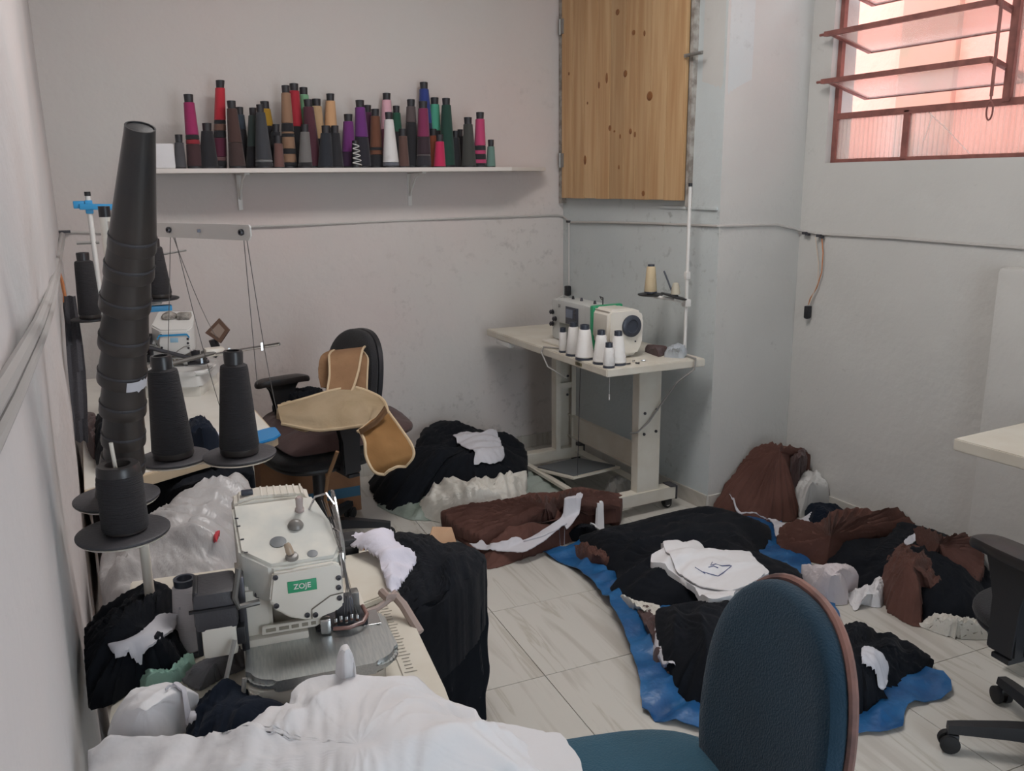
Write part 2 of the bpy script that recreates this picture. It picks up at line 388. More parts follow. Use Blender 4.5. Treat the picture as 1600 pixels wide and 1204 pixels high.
bar(WY0, WZ1-.01, WY1, WZ1-.01)
def ribbed(p00, p10, p01, rib=.0035, pitch=.022, nm='glass_pane'):
    """corrugated glass sheet; ribs run p00->p01, repeated along p00->p10"""
    p00, p10, p01 = map(Vector, (p00, p10, p01)); u = p10-p00; v = p01-p00; n = u.cross(v).normalized()*.5
    N = int(u.length/pitch)*6; P = []
    for i in range(N+1):
        w = n*rib*2*abs(sin(pi*(i/6)))
        P.append([p00+u*i/N+w, p00+v+u*i/N+w])
    B = [[p00+n*-.006+u*i/4, p00+n*-.006+v+u*i/4] for i in range(5)]
    return MB().grid(P).grid(B).build(nm, M_glass, win, smooth=True, angle=80)
ribbed((xf, ym-.012, WZ0+.016), (xf, WY1+.02, WZ0+.016), (xf, ym-.012, zr-.013))
ribbed((xf, WY0-.02, WZ0+.016), (xf, ym+.012, WZ0+.016), (xf, WY0-.02, zr-.013))
ribbed((xf, yp-.015, zr+.013), (xf, WY1+.02, zr+.013), (xf, yp-.015, WZ1-.02))
# two broken bits of crack on the fixed pane
mb = MB(); a = [atx(x, y, xf-.004) for x, y in ((1448, 172), (1462, 186), (1478, 200), (1497, 221), (1515, 240))]; mb.tube(a, .0012, 5)
a = [atx(x, y, xf-.004) for x, y in ((1457, 180), (1450, 200), (1443, 220))]; mb.tube(a, .0012, 5); mb.build('glass_crack', M_whitep, win)
xi = XR-.05; xo = xf+.16
for (pl, pr, ql, qr) in (((1289, 128), (1558, 90), (1322, 158), (1572, 130)), ((1291, 52), (1560, 3), (1326, 87), (1580, 46)), ((1293, -24), (1562, -84), (1330, 15), (1588, -40))):
    A = atx(*pl, xi); B = atx(*pr, xi); Z = (A.z+B.z)/2; ya, yb = WY0-.03, yp+.02
    C = atx(*ql, xo); D = atx(*qr, xo); Zo = (C.z+D.z)/2
    bar(ya+.03, Z, yb, Z, .020, x=xi, name='louvre_rail'); bar(ya, Zo, yb, Zo, .010, x=xo, name='louvre_rail', d=.01)
    bar(ya, Z, ya, Zo, .012, x=xi, x2=xo, name='louvre_side'); bar(yb, Z, yb, Zo, .014, x=xi, x2=xo, name='louvre_side')
    ribbed((xi, ya-.01, Z), (xi, yb+.01, Z), (xo, ya-.01, Zo), nm='louvre_glass')
    MB().cyl((xi, ya+.035, Z), (xi, ya+.06, Z), .006, n=8).build('pivot_pin', M_wf, win)
xl = XR-.075
p0 = atx(1565, -60, xl); p1 = atx(1553, 112, xl); pz = atx(1552, 150, xl)
MB().cyl((xl, p1.y, 2.3), (xl, p1.y, pz.z), .006, n=8).build('opening_rod', M_wf, win)
ring = [Vector((xl, p1.y+.012*cos(t)+.004*0, pz.z-.05+.032*sin(t))) for t in [i*pi/8 for i in range(17)]]
MB().tube([Vector((xl, p1.y, pz.z+.01)), Vector((xl, p1.y, pz.z-.02))], .004, 6).tube(ring, .0035, 6).build('pull_ring', M_wf, win)
# ------------------------------------------------------------------ wooden hatch door on the alcove wall
def pinemat(i):
    m = bpy.data.materials.new('knotty_pine'); m.use_nodes = True; nt = m.node_tree; b = nt.nodes['Principled BSDF']; L = nt.links.new
    b.inputs['Roughness'].default_value = .45
    tc = nt.nodes.new('ShaderNodeTexCoord'); mp = nt.nodes.new('ShaderNodeMapping'); mp.inputs['Scale'].default_value = (14, 14, .7)
    oi = nt.nodes.new('ShaderNodeObjectInfo'); L(tc.outputs['Object'], mp.inputs[0])
    n = nt.nodes.new('ShaderNodeTexNoise'); n.noise_dimensions = '4D'; n.inputs['Scale'].default_value = 2.2; n.inputs['Detail'].default_value = 6; n.inputs['Distortion'].default_value = .5
    sc = nt.nodes.new('ShaderNodeMath'); sc.operation = 'MULTIPLY'; sc.inputs[1].default_value = 30; L(oi.outputs['Random'], sc.inputs[0]); L(sc.outputs[0], n.inputs['W']); L(mp.outputs[0], n.inputs['Vector'])
    r = nt.nodes.new('ShaderNodeValToRGB'); e = r.color_ramp.elements; e[0].position = .36; e[0].color = lin('#b38b60'); e[1].position = .62; e[1].color = lin('#c6a47a')
    L(n.outputs[0], r.inputs[0])
    hs = nt.nodes.new('ShaderNodeHueSaturation'); L(r.outputs[0], hs.inputs['Color'])
    v = nt.nodes.new('ShaderNodeMapRange'); v.inputs[3].default_value = .88; v.inputs[4].default_value = 1.12; L(oi.outputs['Random'], v.inputs[0]); L(v.outputs[0], hs.inputs['Value'])
    L(hs.outputs[0], b.inputs['Base Color'])
    return m
M_pine = pinemat(0); M_knot = mat('pine_knot', '#7a4c26', .5, hex2='#8f5f35', scale=30)
door = struct(bpy.data.objects.new('door_1', None)); COL.objects.link(door); MW['door_1'] = Matrix.Identity(4)
dy0, dy1, dz0 = 4.235, 3.185, 1.455; dz1 = 2.86; xd = XA-.03
nb = 9; wv = [.11, .12, .115, .12, .125, .10, .11, .12, .13]; tot = sum(wv); yy = dy0; px = []
for k, w in enumerate(wv):
    w = w/tot*(dy0-dy1); px.append((yy, yy-w))
    zb = dz0 + random.uniform(-.002, .002)
    MB().box((xd, yy-w/2, (zb+dz1)/2), (.022, w-.003, dz1-zb), bev=.002).build('plank', M_pine, door, smooth=False); yy -= w
for (x, y, rx, ry) in ((965, 19, 4, 5), (990, 51, 3.5, 4.5), (1007, 52, 2, 5), (977, 115, 4, 6), (948, 122, 2.5, 9), (936, 133, 2, 6), (1015, 150, 6, 8), (953, 200, 3, 5), (985, 205, 3, 5), (992, 210, 2, 5), (914, 250, 3, 8), (967, 261, 1.6, 4), (1005, 302, 3, 5), (889, 115, 1.5, 3), (918, 161, 1.5, 2.5), (969, 213, 1.5, 4), (960, 205, 2, 2)):
    p = atx(x, y, xd-.0112); sc = p.x/ray(x, y).x/F
    b_ = MB(); b_.lathe([(1, 0), (.9, .0016), (.5, .0022)], n=12); 
    for v in b_.bm.verts: v.co = Vector((-v.co.z, v.co.x*rx*sc*1.3, v.co.y*ry*sc*.9)) + p
    b_.build('knot', M_knot, door)
M_gal = mat('galvanised', '#9b9a96', .45, .7)
for zh in (1.66, 2.36):
    MB().box((xd-.013, dy0+.002, zh), (.006, .05, .075)).cyl((xd-.016, dy0+.012, zh-.04), (xd-.016, dy0+.012, zh+.04), .006, n=8).build('hinge', M_gal, door)
pl_ = atx(1080, 85, xd-.02)
MB().box((xd-.016, pl_.y-.01, pl_.z), (.008, .12, .014)).cyl((xd-.022, pl_.y+.03, pl_.z), (xd-.022, pl_.y-.07, pl_.z), .005, n=8).build('slide_bolt', M_gal, door)
fr = MB(); fr.box((XA-.012, dy0+.03, 2.15), (.04, .03, 1.45)).box((XA-.012, dy1-.022, 2.15), (.03, .022, 1.45)); fr.build('door_frame', mat('weathered_white_paint', '#a9a49d', .8, hex2='#7f776f', scale=30), door, smooth=False)
# plaster ledge / cut edge around the patch under the hatch
struct(MB().box((XA-.004, 3.18, 1.42), (.012, .4, .012)).build('trim_3', M_door))
# ------------------------------------------------------------------ surface cable run along the walls
cab = thing('wall_cable', 'thin whitewashed electric cable running along the walls at conduit height', 'cable', (lx(YA)+.02, YA-.01, 1.33))
def cb(px, f): return [f(x, y) for x, y in px]
mb = MB(); g = .006
pts = [aty(x, y, YA-g) for x, y in ((97, 362), (160, 364), (240, 358), (360, 355), (460, 352), (600, 346), (740, 340), (868, 336))]
pts += [atx(x, y, XA-g) for x, y in ((880, 338), (890, 347), (940, 347), (1020, 349), (1122, 353))]
pts += [aty(x, y, YR-g) for x, y in ((1132, 353), (1170, 352), (1214, 351), (1240, 357))]
pts += [atx(x, y, XR-g) for x, y in ((1254, 361), (1285, 366), (1400, 372), (1500, 380), (1640, 391))]
pts.append(Vector((XR-g, -1.0, pts[-1].z)))
mb.tube(pts, .006, 6).build('cable', mat('painted_cable', '#b5b1ad', .6), cab, world=True)
for x, y, w in ((1258, 363, 1), (1280, 367, 1)): 
    p = atx(x, y+1, XR-.015); MB().box(p, (.02, .02, .012)).box(p+Vector((0, -.016, -.006)), (.014, .018, .01)).build('cable_clip', M_greyp, cab, world=True)
p = atx(888, 346, XA-.015); MB().box(p, (.012, .03, .012)).build('cable_clip', M_greyp, cab, world=True)
p = aty(100, 362, YA-.02); MB().box(p, (.05, .012, .012)).build('cable_clip', M_greyp, cab, world=True)
# drooping bundle on left wall
lc = thing('wall_cable', 'thick pale cable bundle sagging down the left wall towards the camera', 'cable', (lx(2), 2, 1.3))
pts = [aty(x, y, Y) for x, y, Y in ((97, 366, 4.15), (90, 400, 3.5), (86, 430, 3.0))]
for x, y in ((74, 470), (60, 505), (36, 550), (8, 600), (-40, 675), (-90, 745)):
    d = ray(x, y); pts.append(EYE + d*((.074-SL*YA)/(d.x-SL*d.y)))
mb = MB().tube(pts, .009, 8); pts2 = [p+Vector((.006, 0, -.016)) for p in pts]; mb.tube(pts2, .006, 8); mb.build('cable', mat('pale_cable', '#a9a6a4', .5), lc, world=True)
ow_ = thing('loose_wire', 'orange and black wire dangling in front of the back left corner', 'wire', (lx(3.2)+.02, 3.2, 1.2))
pts = [aty(x, y, 3.6) for x, y in ((92, 425), (97, 440), (101, 460), (101, 472))]; MB().tube(pts, .007, 6).build('orange_sleeve', M_wireo, ow_, world=True)
pts = [aty(x, y, 3.6) for x, y in ((101, 470), (100, 500), (101, 535), (106, 570), (114, 605), (118, 650))]; MB().tube(pts, .005, 6).build('black_lead', M_blackp, ow_, world=True)
# hanging plug on the right wall
pg = thing('hanging_socket', 'black inline socket hanging on a thin red brown wire on the right wall', 'socket', atx(1262, 500, XR-.03))
pts = [atx(x, y, XR-.015) for x, y in ((1284, 370), (1286, 395), (1284, 425), (1276, 450), (1266, 466), (1263, 476))]; MB().tube(pts, .0028, 6).build('wire', M_wireo, pg, world=True)
pts = [atx(x, y, XR-.02) for x, y in ((1274, 370), (1279, 410), (1278, 440), (1264, 476))]; MB().tube(pts, .0022, 6).build('wire', mat('cream_wire', '#c9b8a6', .5), pg, world=True)
p = atx(1262, 487, XR-.018); MB().box(p, (.03, .022, .058), bev=.005).box(p+Vector((0, 0, -.022)), (.024, .016, .02), bev=.002).build('socket_body', M_blackp, pg, world=True)
# ================================================================== SHELF
SY = YA-.25
sz = aty(540, 262, SY).z                                # top edge of the board
sx0, sx1 = aty(205, 264, SY).x, aty(800, 266, SY).x
sh = thing('wall_shelf', 'long white wall shelf holding many coloured thread cones', 'shelf', ((sx0+sx1)/2, YA-.12, sz-.02))
sxe = aty(846, 267, YA).x
MB().prism([(sx0, SY), (sx1, SY), (sxe-.03, YA-.1), (sxe, YA-.002), (sx0, YA-.002)], sz-.02, sz, bev=.002).build('shelf_board', mat('white_melamine', '#d2cbc5', .5), sh, world=True, smooth=False)
for bx in (373, 639):
    X = aty(bx, 290, YA).x; zt = sz-.02; zb = aty(bx, 328 if bx < 400 else 321, YA).z
    b_ = MB(); b_.box((X, YA-.005, (zt+zb)/2), (.022, .008, zt-zb), bev=.002); b_.box((X, YA-.11, zt-.004), (.022, .2, .008), bev=.002)
    P = [Vector((X, YA-.012, zb+.05)), Vector((X, YA-.03, zb+.075)), Vector((X, YA-.09, zt-.03)), Vector((X, YA-.16, zt-.008))]; b_.tube(P, .006, 6)
    br = b_.build('bracket', M_whitep, sh, world=True)
    MB().cyl((X, YA-.009, zt-.03), (X, YA-.012, zt-.03), .005, n=8).cyl((X, YA-.009, zb+.03), (X, YA-.012, zb+.03), .005, n=8).build('screw', M_dsteel, br)
def tmat(h): return mat('thread_'+h.strip('#'), h, .85, bump=.25, bscale=40, stretch=(1, 1, 14), sheen=.15)
M_cap = mat('dark_cone_core', '#2c2c30', .5)
def cone(label, xt, xb, yt, yb, wt, wb, col, row, base=None, group='thread cones on the wall shelf', bands=(), z0=None, cap=True, capc=None):
    """one wound cone: plastic core with rim showing above and below the thread. pixel sizes -> metres at its own depth"""
    Y = row
    B = aty(xb, yb, Y); T = aty(xt, yt, Y); s = B.y/ray(xb, yb).y/F
    zb_ = sz+.0005 if z0 is None else z0; h = T.z - zb_
    r0_, r1_ = wb*s/2, wt*s/2
    t = thing('thread_cone', label, 'thread', (B.x, Y, zb_), 0, group)
    lean = Matrix.Identity(4)
    lean[0][2] = (T.x-B.x)/h
    def R(f): return r0_+(r1_-r0_)*f
    hc = min(.28, .034/h) if cap else .02
    def put(mb, nm, m):
        for v in mb.bm.verts: v.co = lean @ v.co
        return mb.build(nm, m, t)
    put(MB().lathe([(R(0)*.97, 0), (R(0)*.97, .03*h), (R(.03)*.86, .031*h), (r1_*.86, h*(1-hc)), (r1_*.95, h*.995), (r1_*.62, h), (r1_*.6, h*.9), (r1_*.3, h*.88)], n=18), 'core', capc or M_cap)
    segs = [(col, 1-hc)] + [(c, f) for c, f in bands] ; 
    lo_ = .03
    cuts = [(1-hc)] + [f for c, f in bands] + [lo_]
    cols = [col] + [c for c, f in bands]
    for i, c in enumerate(cols):
        hi, lo2 = cuts[i], cuts[i+1]
        if hi-lo2 < .004: continue
        e = .006
        put(MB().lathe([(R(lo2)*.93, lo2*h), (R(lo2)*1.0, (lo2+e)*h), (R(hi)*1.0, (hi-e)*h), (R(hi)*.9, hi*h)], n=18), 'thread' if i == 0 else 'thread_band', tmat(c))
    return t
K = '#232226'; YF, YM, YK = SY+.045, SY+.12, SY+.195
def fr_(yt, yb, y): return (yb-y)/(yb-yt)
def C(label, xt, xb, yt, wt, wb, col, row, bands=(), yb=259, **kw):
    cone(label, xt, xb, yt, yb, wt, wb, col, row, bands=[(c, fr_(yt, yb, y)) for c, y in bands], **kw)
C('short charcoal grey thread cone right beside the white block', 279, 282, 210, 12, 18, '#4b4a4e', YF)
C('magenta thread cone over a red and dark brown banded lower half', 294, 305, 147, 15, 24, '#96295c', YF, ((K, 208), ('#8c2430', 215), ('#41292c', 222)))
C('squat black thread cone between the magenta and the brown cones', 323, 326, 192, 15, 30, '#1f1f24', YF)
C('bright red thread cone, tallest at the left end, banded below', 344, 343, 125, 14, 22, '#b52a38', YM, ((K, 185), ('#6f4f44', 191), (K, 201), ('#5b2138', 212), ('#6f4f50', 241), (K, 247)))
C('tall dark brown thread cone in front of the bright red one', 361, 371, 157, 14, 26, '#48322e', YF, (('#40302e', 220),))
C('slate blue thread cone behind the tall dark brown one', 374, 380, 167, 12, 24, '#353f4a', YK, ((K, 200),))
C('dark green grey thread cone left of the slate grey one', 395, 396, 168, 12, 24, '#394543', YM, ((K, 226),))
C('tall slate grey thread cone with a pale ring near its foot', 406, 413, 163, 12, 28, '#393b40', YF, (('#6d6f70', 246), ('#2a2b2e', 250)))
C('mustard yellow thread cone peeping out behind the slate cones', 413, 426, 158, 14, 26, '#a37d22', YK, ((K, 195),))
C('black thread cone under the mustard one', 431, 430, 194, 12, 24, '#202025', YM)
C('small reddish brown thread cone in front of a black cone', 434, 436, 212, 12, 17, '#664843', YF-.01)
C('tall tan thread cone with three black bands', 446, 452, 133, 13, 24, '#8f6f58', YM, ((K, 190), ('#8f6f58', 203), (K, 206), ('#8f6f58', 211), (K, 229), ('#8f6f58', 237), (K, 250)))
C('crimson thread cone directly behind the tall tan one', 459, 466, 130, 14, 26, '#a82836', YK, ((K, 195),))
C('pale green thread cone behind the crimson and maroon ones', 474, 482, 136, 13, 24, '#6f9f7c', YK+.015, (('#54645a', 200),))
C('tall maroon thread cone behind the small grey cone', 481, 489, 155, 14, 28, '#4d2531', YM)
C('cream thread cone squeezed behind the maroon one', 494, 501, 154, 14, 24, '#b89a76', YK, ((K, 214),))
C('small mid grey thread cone with a dark foot', 476, 477, 194, 12, 22, '#6c6a69', YF, ((K, 251),))
C('peach thread cone standing up between two navy cones', 516, 518, 146, 13, 27, '#cb9f76', YK, ((K, 197),))
C('navy black thread cone in front of the peach one, left of a pair', 509, 509, 196, 14, 25, '#22262e', YF)
C('black thread cone in front of the peach one, right of a pair', 523, 526, 196, 12, 22, '#1f1f24', YF)
C('violet thread cone left of the taller purple one', 544, 545, 178, 14, 24, '#692a6e', YM, (('#3c2440', 235),))
C('tall purple thread cone over a black lower half', 562, 567, 156, 14, 26, '#672d73', YM, (('#25232c', 212),))
C('dark mauve thread cone hidden behind the tall purple one', 574, 577, 164, 12, 22, '#56304a', YK)
C('chestnut brown thread cone with banded foot', 586, 588, 170, 13, 23, '#6a4230', YM, ((K, 228), ('#6a4230', 232), (K, 239)))
C('pale pink thread cone behind the tall white one', 604, 604, 145, 13, 24, '#d6a7b2', YK, (('#7a4458', 200),))
C('tall white thread cone with dark grey tip and foot', 607, 611, 175, 12, 26, '#d2d0cf', YF, (('#5c5e66', 251),))
C('bottle green thread cone behind the white one', 619, 622, 165, 11, 22, '#1f4f3d', YK, ((K, 204),))
C('small cocoa brown thread cone to the right of the white one', 629, 631, 201, 12, 18, '#58403a', YF)
C('taupe thread cone over black, left of the royal blue one', 642, 643, 155, 13, 23, '#564b4b', YM, ((K, 190),))
C('royal blue thread cone, tallest at the right half', 662, 668, 128, 13, 28, '#2a3a7c', YK, (('#22284a', 190),))
C('wine red thread cone standing in front of the royal blue one', 661, 662, 158, 14, 24, '#7a2a50', YF+.02, (('#33242c', 212), ('#6a6264', 239), ('#2c2a30', 241)))
C('mint green thread cone right of the royal blue one', 679, 681, 152, 13, 22, '#4e9f85', YK, ((K, 202),))
C('tall forest green thread cone behind the short crimson one', 697, 699, 153, 13, 26, '#1d4036', YM)
C('rust brown thread cone left of the short crimson one', 677, 677, 201, 11, 18, '#85452f', YM)
C('short crimson thread cone at the shelf edge', 687, 687, 210, 12, 19, '#b62652', YF)
C('narrow black thread cone, left of a pair by the olive one', 712, 712, 204, 9, 19, '#202024', YM)
C('narrow black thread cone, right of a pair by the olive one', 719, 719, 202, 9, 19, '#202024', YK)
C('dark olive grey thread cone left of the striped pink one', 731, 733, 183, 13, 23, '#3b3c39', YF)
C('pink thread cone with dark stripes round its foot', 750, 750, 175, 13, 21, '#b23e68', YF, ((K, 226), ('#b23e68', 233), (K, 239), ('#b23e68', 247), (K, 253)))
C('small sage green thread cone, last on the right', 767, 767, 218, 10, 15, '#617f76', YF)
# zigzag cone
t = thing('thread_cone', 'small black cone wound with a white zigzag thread', 'thread', (aty(557, 259, YF-.01).x, YF-.01, sz+.0005), 0, 'thread cones on the wall shelf')
s_ = .0031; MB().lathe([(8*s_, 0), (7.6*s_, .01), (5*s_, .115), (4.6*s_, .125), (3*s_, .125)], n=18).build('core', M_blackp, t)
P = []
for i in range(121):
    f = i/120; a = -pi/2 + 1.15*(abs(((f*4.5) % 1)*2-1)*2-1); r = (7.8-2.8*f)*s_+.0012; P.append(Vector((r*cos(a), r*sin(a), .012+.098*f)))
MB().tube(P, .0018, 6).build('zigzag_thread', M_thread_w, t)
# white wrapped block at the left end
q = MB(); x0 = aty(238, 240, YF).x; x1 = aty(272, 240, YF).x; h = aty(250, 224, YF).z-sz
q.box(((x0+x1)/2, YF+.04, sz+h/2), (x1-x0, .12, h), bev=.008); wb = q.build('wrapped_block', M_wht)
center_origin(wb); tag(wb, 'white wrapped block at the left end of the thread shelf', 'package')
# ================================================================== BACK SEWING TABLE (by the alcove)
TT = Vector((2.055, 2.971, .76)); TR = radians(-1.5)
Mb = Matrix.Translation(TT) @ Matrix.Rotation(TR, 4, 'Z')
def tw(x, y, z=0): return Mb @ Vector((x, y, z))
tbl = thing('sewing_table', 'cream wheeled sewing machine table in the alcove corner under the hatch', 'table', (TT.x, TT.y, 0), TR)
zt = .76
MB().prism([(0, 0), (.51, -.03), (.52, 1.17), (.0, 1.21)], zt-.036, zt, bev=.004).build('tabletop', M_cream, tbl, smooth=False)
def plate_leg(x0, x1, y0, y1, nm):
    mb = MB(); mb.box(((x0+x1)/2, y0, (.09+zt-.036)/2+.03), (x1-x0, .004, zt-.16)); return mb
# near leg: folded sheet channel; far leg the same seen from inside
for yy, sgn in ((.115, 1), (.93, -1)):
    b_ = MB(); xa, xb = .255, .375; h0, h1 = .10, zt-.036
    b_.box(((xa+xb)/2, yy, (h0+h1)/2), (xb-xa, .004, h1-h0)).box((xa, yy+sgn*.025, (h0+h1)/2), (.004, .05, h1-h0)).box((xb, yy+sgn*.025, (h0+h1)/2), (.004, .05, h1-h0))
    if sgn < 0: b_.box(((xa+.012), yy-.05, (h0+h1)/2), (.03, .004, h1-h0)).box((xb-.012, yy-.05, (h0+h1)/2), (.026, .004, h1-h0)).box(((xa+xb)/2, yy-.045, .47), (xb-xa, .01, .03))
    lg = b_.build('leg', M_cream, tbl, smooth=False)
    for sx_, szz in ((.285, .50), (.352, .51), (.283, .40), (.35, .405)):
        MB().cyl((sx_, yy-.002, szz), (sx_, yy-.008 if sgn > 0 else yy-.008, szz), .007, n=6).build('bolt', M_dsteel, lg)
    MB().box(((xa+xb)/2, yy+sgn*.02, zt-.042), (.34, .06, .012)).build('top_bracket', M_cream, tbl, smooth=False)
    x0_, x1_ = (-.06, .475) if sgn > 0 else (-.02, .43)
    f = MB(); f.prism([(x0_, .052), (x1_, .052), (x1_+.0, .115), (x1_-.035, .115), (x0_+.03, .115), (x0_, .105)], -.03, .03, m=Matrix.Translation((0, yy+.02*sgn, 0)) @ Matrix.Rotation(pi/2, 4, 'X'), bev=.004)
    ft = f.build('foot', M_cream, tbl, smooth=False)
    MB().prism([(x1_-.002, .05), (x1_+.006, .05), (x1_+.006, .118), (x1_-.033, .12), (x1_-.036, .115), (x1_-.002, .113)], -.032, .032, m=Matrix.Translation((0, yy+.02*sgn, 0)) @ Matrix.Rotation(pi/2, 4, 'X')).build('end_cap', M_greyp, ft, smooth=False)
    for cx in (x0_+.05, x1_-.045):
        cs = MB().cyl((cx, yy+.02*sgn, .058), (cx, yy+.02*sgn, .040), .02).box((cx+.012, yy+.02*sgn-.016, .034), (.036, .004, .03), bev=.001).box((cx+.012, yy+.02*sgn+.016, .034), (.036, .004, .03), bev=.001).build('caster', M_blackp, tbl)
        MB().lathe([(.012, -.011), (.0225, -.010), (.0235, 0), (.0225, .010), (.012, .011)], (cx+.014, yy+.02*sgn, .0245), axis=(0, 1, 0)).build('wheel', M_rubber, cs)
        MB().lathe([(.013, -.0125), (.013, .0125)], (cx+.014, yy+.02*sgn, .0245), axis=(0, 1, 0)).build('wheel_hub', M_whitep, cs)
MB().box((.365, .52, .235), (.004, .80, .12)).box((.358, .52, .295), (.02, .80, .006)).box((.358, .52, .175), (.02, .80, .006)).build('cross_beam', M_cream, tbl, smooth=False)
MB().box((.40, .52, .085), (.05, .80, .004)).build('lower_brace', M_cream, tbl, smooth=False)
# treadle
pd = MB(); pr = Matrix.Translation((.21, .60, .10)) @ Matrix.Rotation(radians(6), 4, 'Z') @ Matrix.Rotation(radians(-8), 4, 'X')
pd.box((0, 0, 0), (.30, .36, .012), bev=.004)
for v in pd.bm.verts: v.co = pr @ v.co
pdo = pd.build('treadle', M_cream, tbl)
pd = MB(); pd.box((0, 0, .009), (.265, .32, .008), bev=.002)
for v in pd.bm.verts: v.co = pr @ v.co
pd.build('treadle_pad', mat('grey_rubber_pad', '#5d6163', .8), pdo)
MB().box((.05, .60, .075), (.03, .78, .015)).build('treadle_bar', M_cream, tbl, smooth=False)
MB().tube([(.11, .42, .12), (.13, .44, .4), (.15, .46, .72)], .0015, 5).build('pull_chain', M_dsteel, tbl)
MB().box((.02, 1.02, zt-.05), (.035, .16, .028), bev=.008).build('rocker_switch', M_whitep, tbl)
MB().box((-.002, .33-.1, zt-.018), (.002, .055, .014)).build('maker_plate', mat('dark_brass', '#6f6748', .4), tbl, smooth=False)
def lettering(txt, size, m, parent, mtx, depth=.0004):
    c = bpy.data.curves.new('lettering', 'FONT'); c.body = txt; c.size = size; c.extrude = depth; c.align_x = 'CENTER'; c.align_y = 'CENTER'; c.offset = size*.012
    t0_ = bpy.data.objects.new('tmp', c); dg = bpy.context.evaluated_depsgraph_get()
    me = bpy.data.meshes.new_from_object(t0_); me.transform(mtx); me.materials.clear(); me.materials.append(m)
    bpy.data.objects.remove(t0_); o = bpy.data.objects.new('lettering', me); COL.objects.link(o); o.parent = parent; return o
Mtxt = Matrix.Translation((-.0035, .23, zt-.018)) @ Matrix(((0, 0, -1, 0), (-1, 0, 0, 0), (0, 1, 0, 0), (0, 0, 0, 1)))
lettering('ZOJE', .013, M_blackp, tbl, Mtxt, .0002)
MB().cyl((.12, .16, zt-.05), (.12, .16, zt-.16), .0012, n=6).cyl((.12, .16, zt-.16), (.12, .16, zt-.185), .004, n=8).build('hanging_thread', M_thread_w, tbl)
# machine head
sm = thing('sewing_machine', 'cream and grey lockstitch sewing machine on the back table', 'sewing machine', tuple(tw(0, 0)), TR)
XY = Matrix(((1, 0, 0, 0), (0, 0, 1, 0), (0, 1, 0, 0), (0, 0, 0, 1)))      # xz profile extruded along y
def yprism(mb, prof, y0, y1, bev=0): return mb.prism(prof, -(y1-y0)/2, (y1-y0)/2, m=Matrix.Translation((0, (y0+y1)/2, 0)) @ XY, bev=bev)
xc = .19
hs = MB(); yprism(hs, [(xc-.03, .012), (xc+.075, .012), (xc+.105, .06), (xc+.11, .175), (xc+.095, .21), (xc+.04, .228), (xc-.07, .228), (xc-.085, .215), (xc-.09, .09), (xc-.06, .05)], .15, .285, bev=.012)
hs.build('motor_housing', M_ivory, sm)
MB().lathe([(.047, 0), (.05, .004), (.05, .012), (.044, .016), (.03, .017), (.028, .013), (.006, .013)], (xc+.035, .152, .148), n=32, axis=(0, -1, 0)).build('handwheel', M_screen, sm)
MB().cyl((xc+.06, .152, .075), (xc+.06, .148, .075), .004, n=8).build('screw', M_dsteel, sm)
MB().box((xc, .30, .128), (.165, .028, .205), bev=.008).build('green_band', M_green, sm)
b_ = MB(); b_.box((xc-.005, .345, .12), (.13, .07, .2), bev=.01).box((xc-.005, .50, .163), (.125, .30, .115), bev=.012); b_.build('arm', M_whitep if False else mat('pale_grey_enamel', '#b9bbb8', .35), sm)
MB().box((xc-.005, .68, .115), (.10, .075, .20), bev=.012).build('needle_head', mat('pale_grey_enamel', '#b9bbb8'), sm)
b_ = MB().box((xc-.070, .495, .155), (.004, .115, .085), bev=.0015); pn = b_.build('control_panel', M_screen, sm)
MB().box((xc-.0725, .515, .165), (.002, .06, .042)).build('display', mat('lcd', '#6a7383', .2), pn, smooth=False)
for k in range(4): MB().box((xc-.073, .465, .185-.02*k), (.002, .012, .01)).build('button', M_greyp, pn, smooth=False)
lettering('S1', .022, M_greyp, sm, Matrix.Translation((xc-.069, .615, .19)) @ Matrix(((0, 0, -1, 0), (-1, 0, 0, 0), (0, 1, 0, 0), (0, 0, 0, 1))), .0002)
MB().box((xc-.02, .45, .006), (.19, .52, .012), bev=.004).build('bed', M_ivory, sm)
MB().cyl((xc-.02, .70, .012), (xc-.02, .70, .09), .004, n=8).cyl((xc-.03, .70, .012), (xc-.03, .70, .07), .003, n=8).box((xc-.02, .70, .016), (.018, .03, .006)).build('presser_foot', M_chrome, sm)
for k, (dx, dy, dz) in enumerate(((-.058, .70, .15), (-.058, .70, .09), (-.062, .665, .12))):
    MB().lathe([(.012, 0), (.013, .004), (.006, .008), (.012, .014), (.004, .02)], (xc+dx, dy, dz), axis=(-1, 0, 0), n=14).build('tension_dial', M_dsteel, sm)
for dy in (.40, .52, .60): MB().cyl((xc, dy, .22), (xc, dy, .236), .008, .005, n=10).build('oil_cap', M_dsteel if dy != .6 else M_blackp, sm)
MB().tube([(xc-.02, .30, .228), (xc-.02, .30, .262), (xc-.03, .31, .268), (xc-.03, .295, .256)], .003, 6).build('thread_guide', M_dsteel, sm)
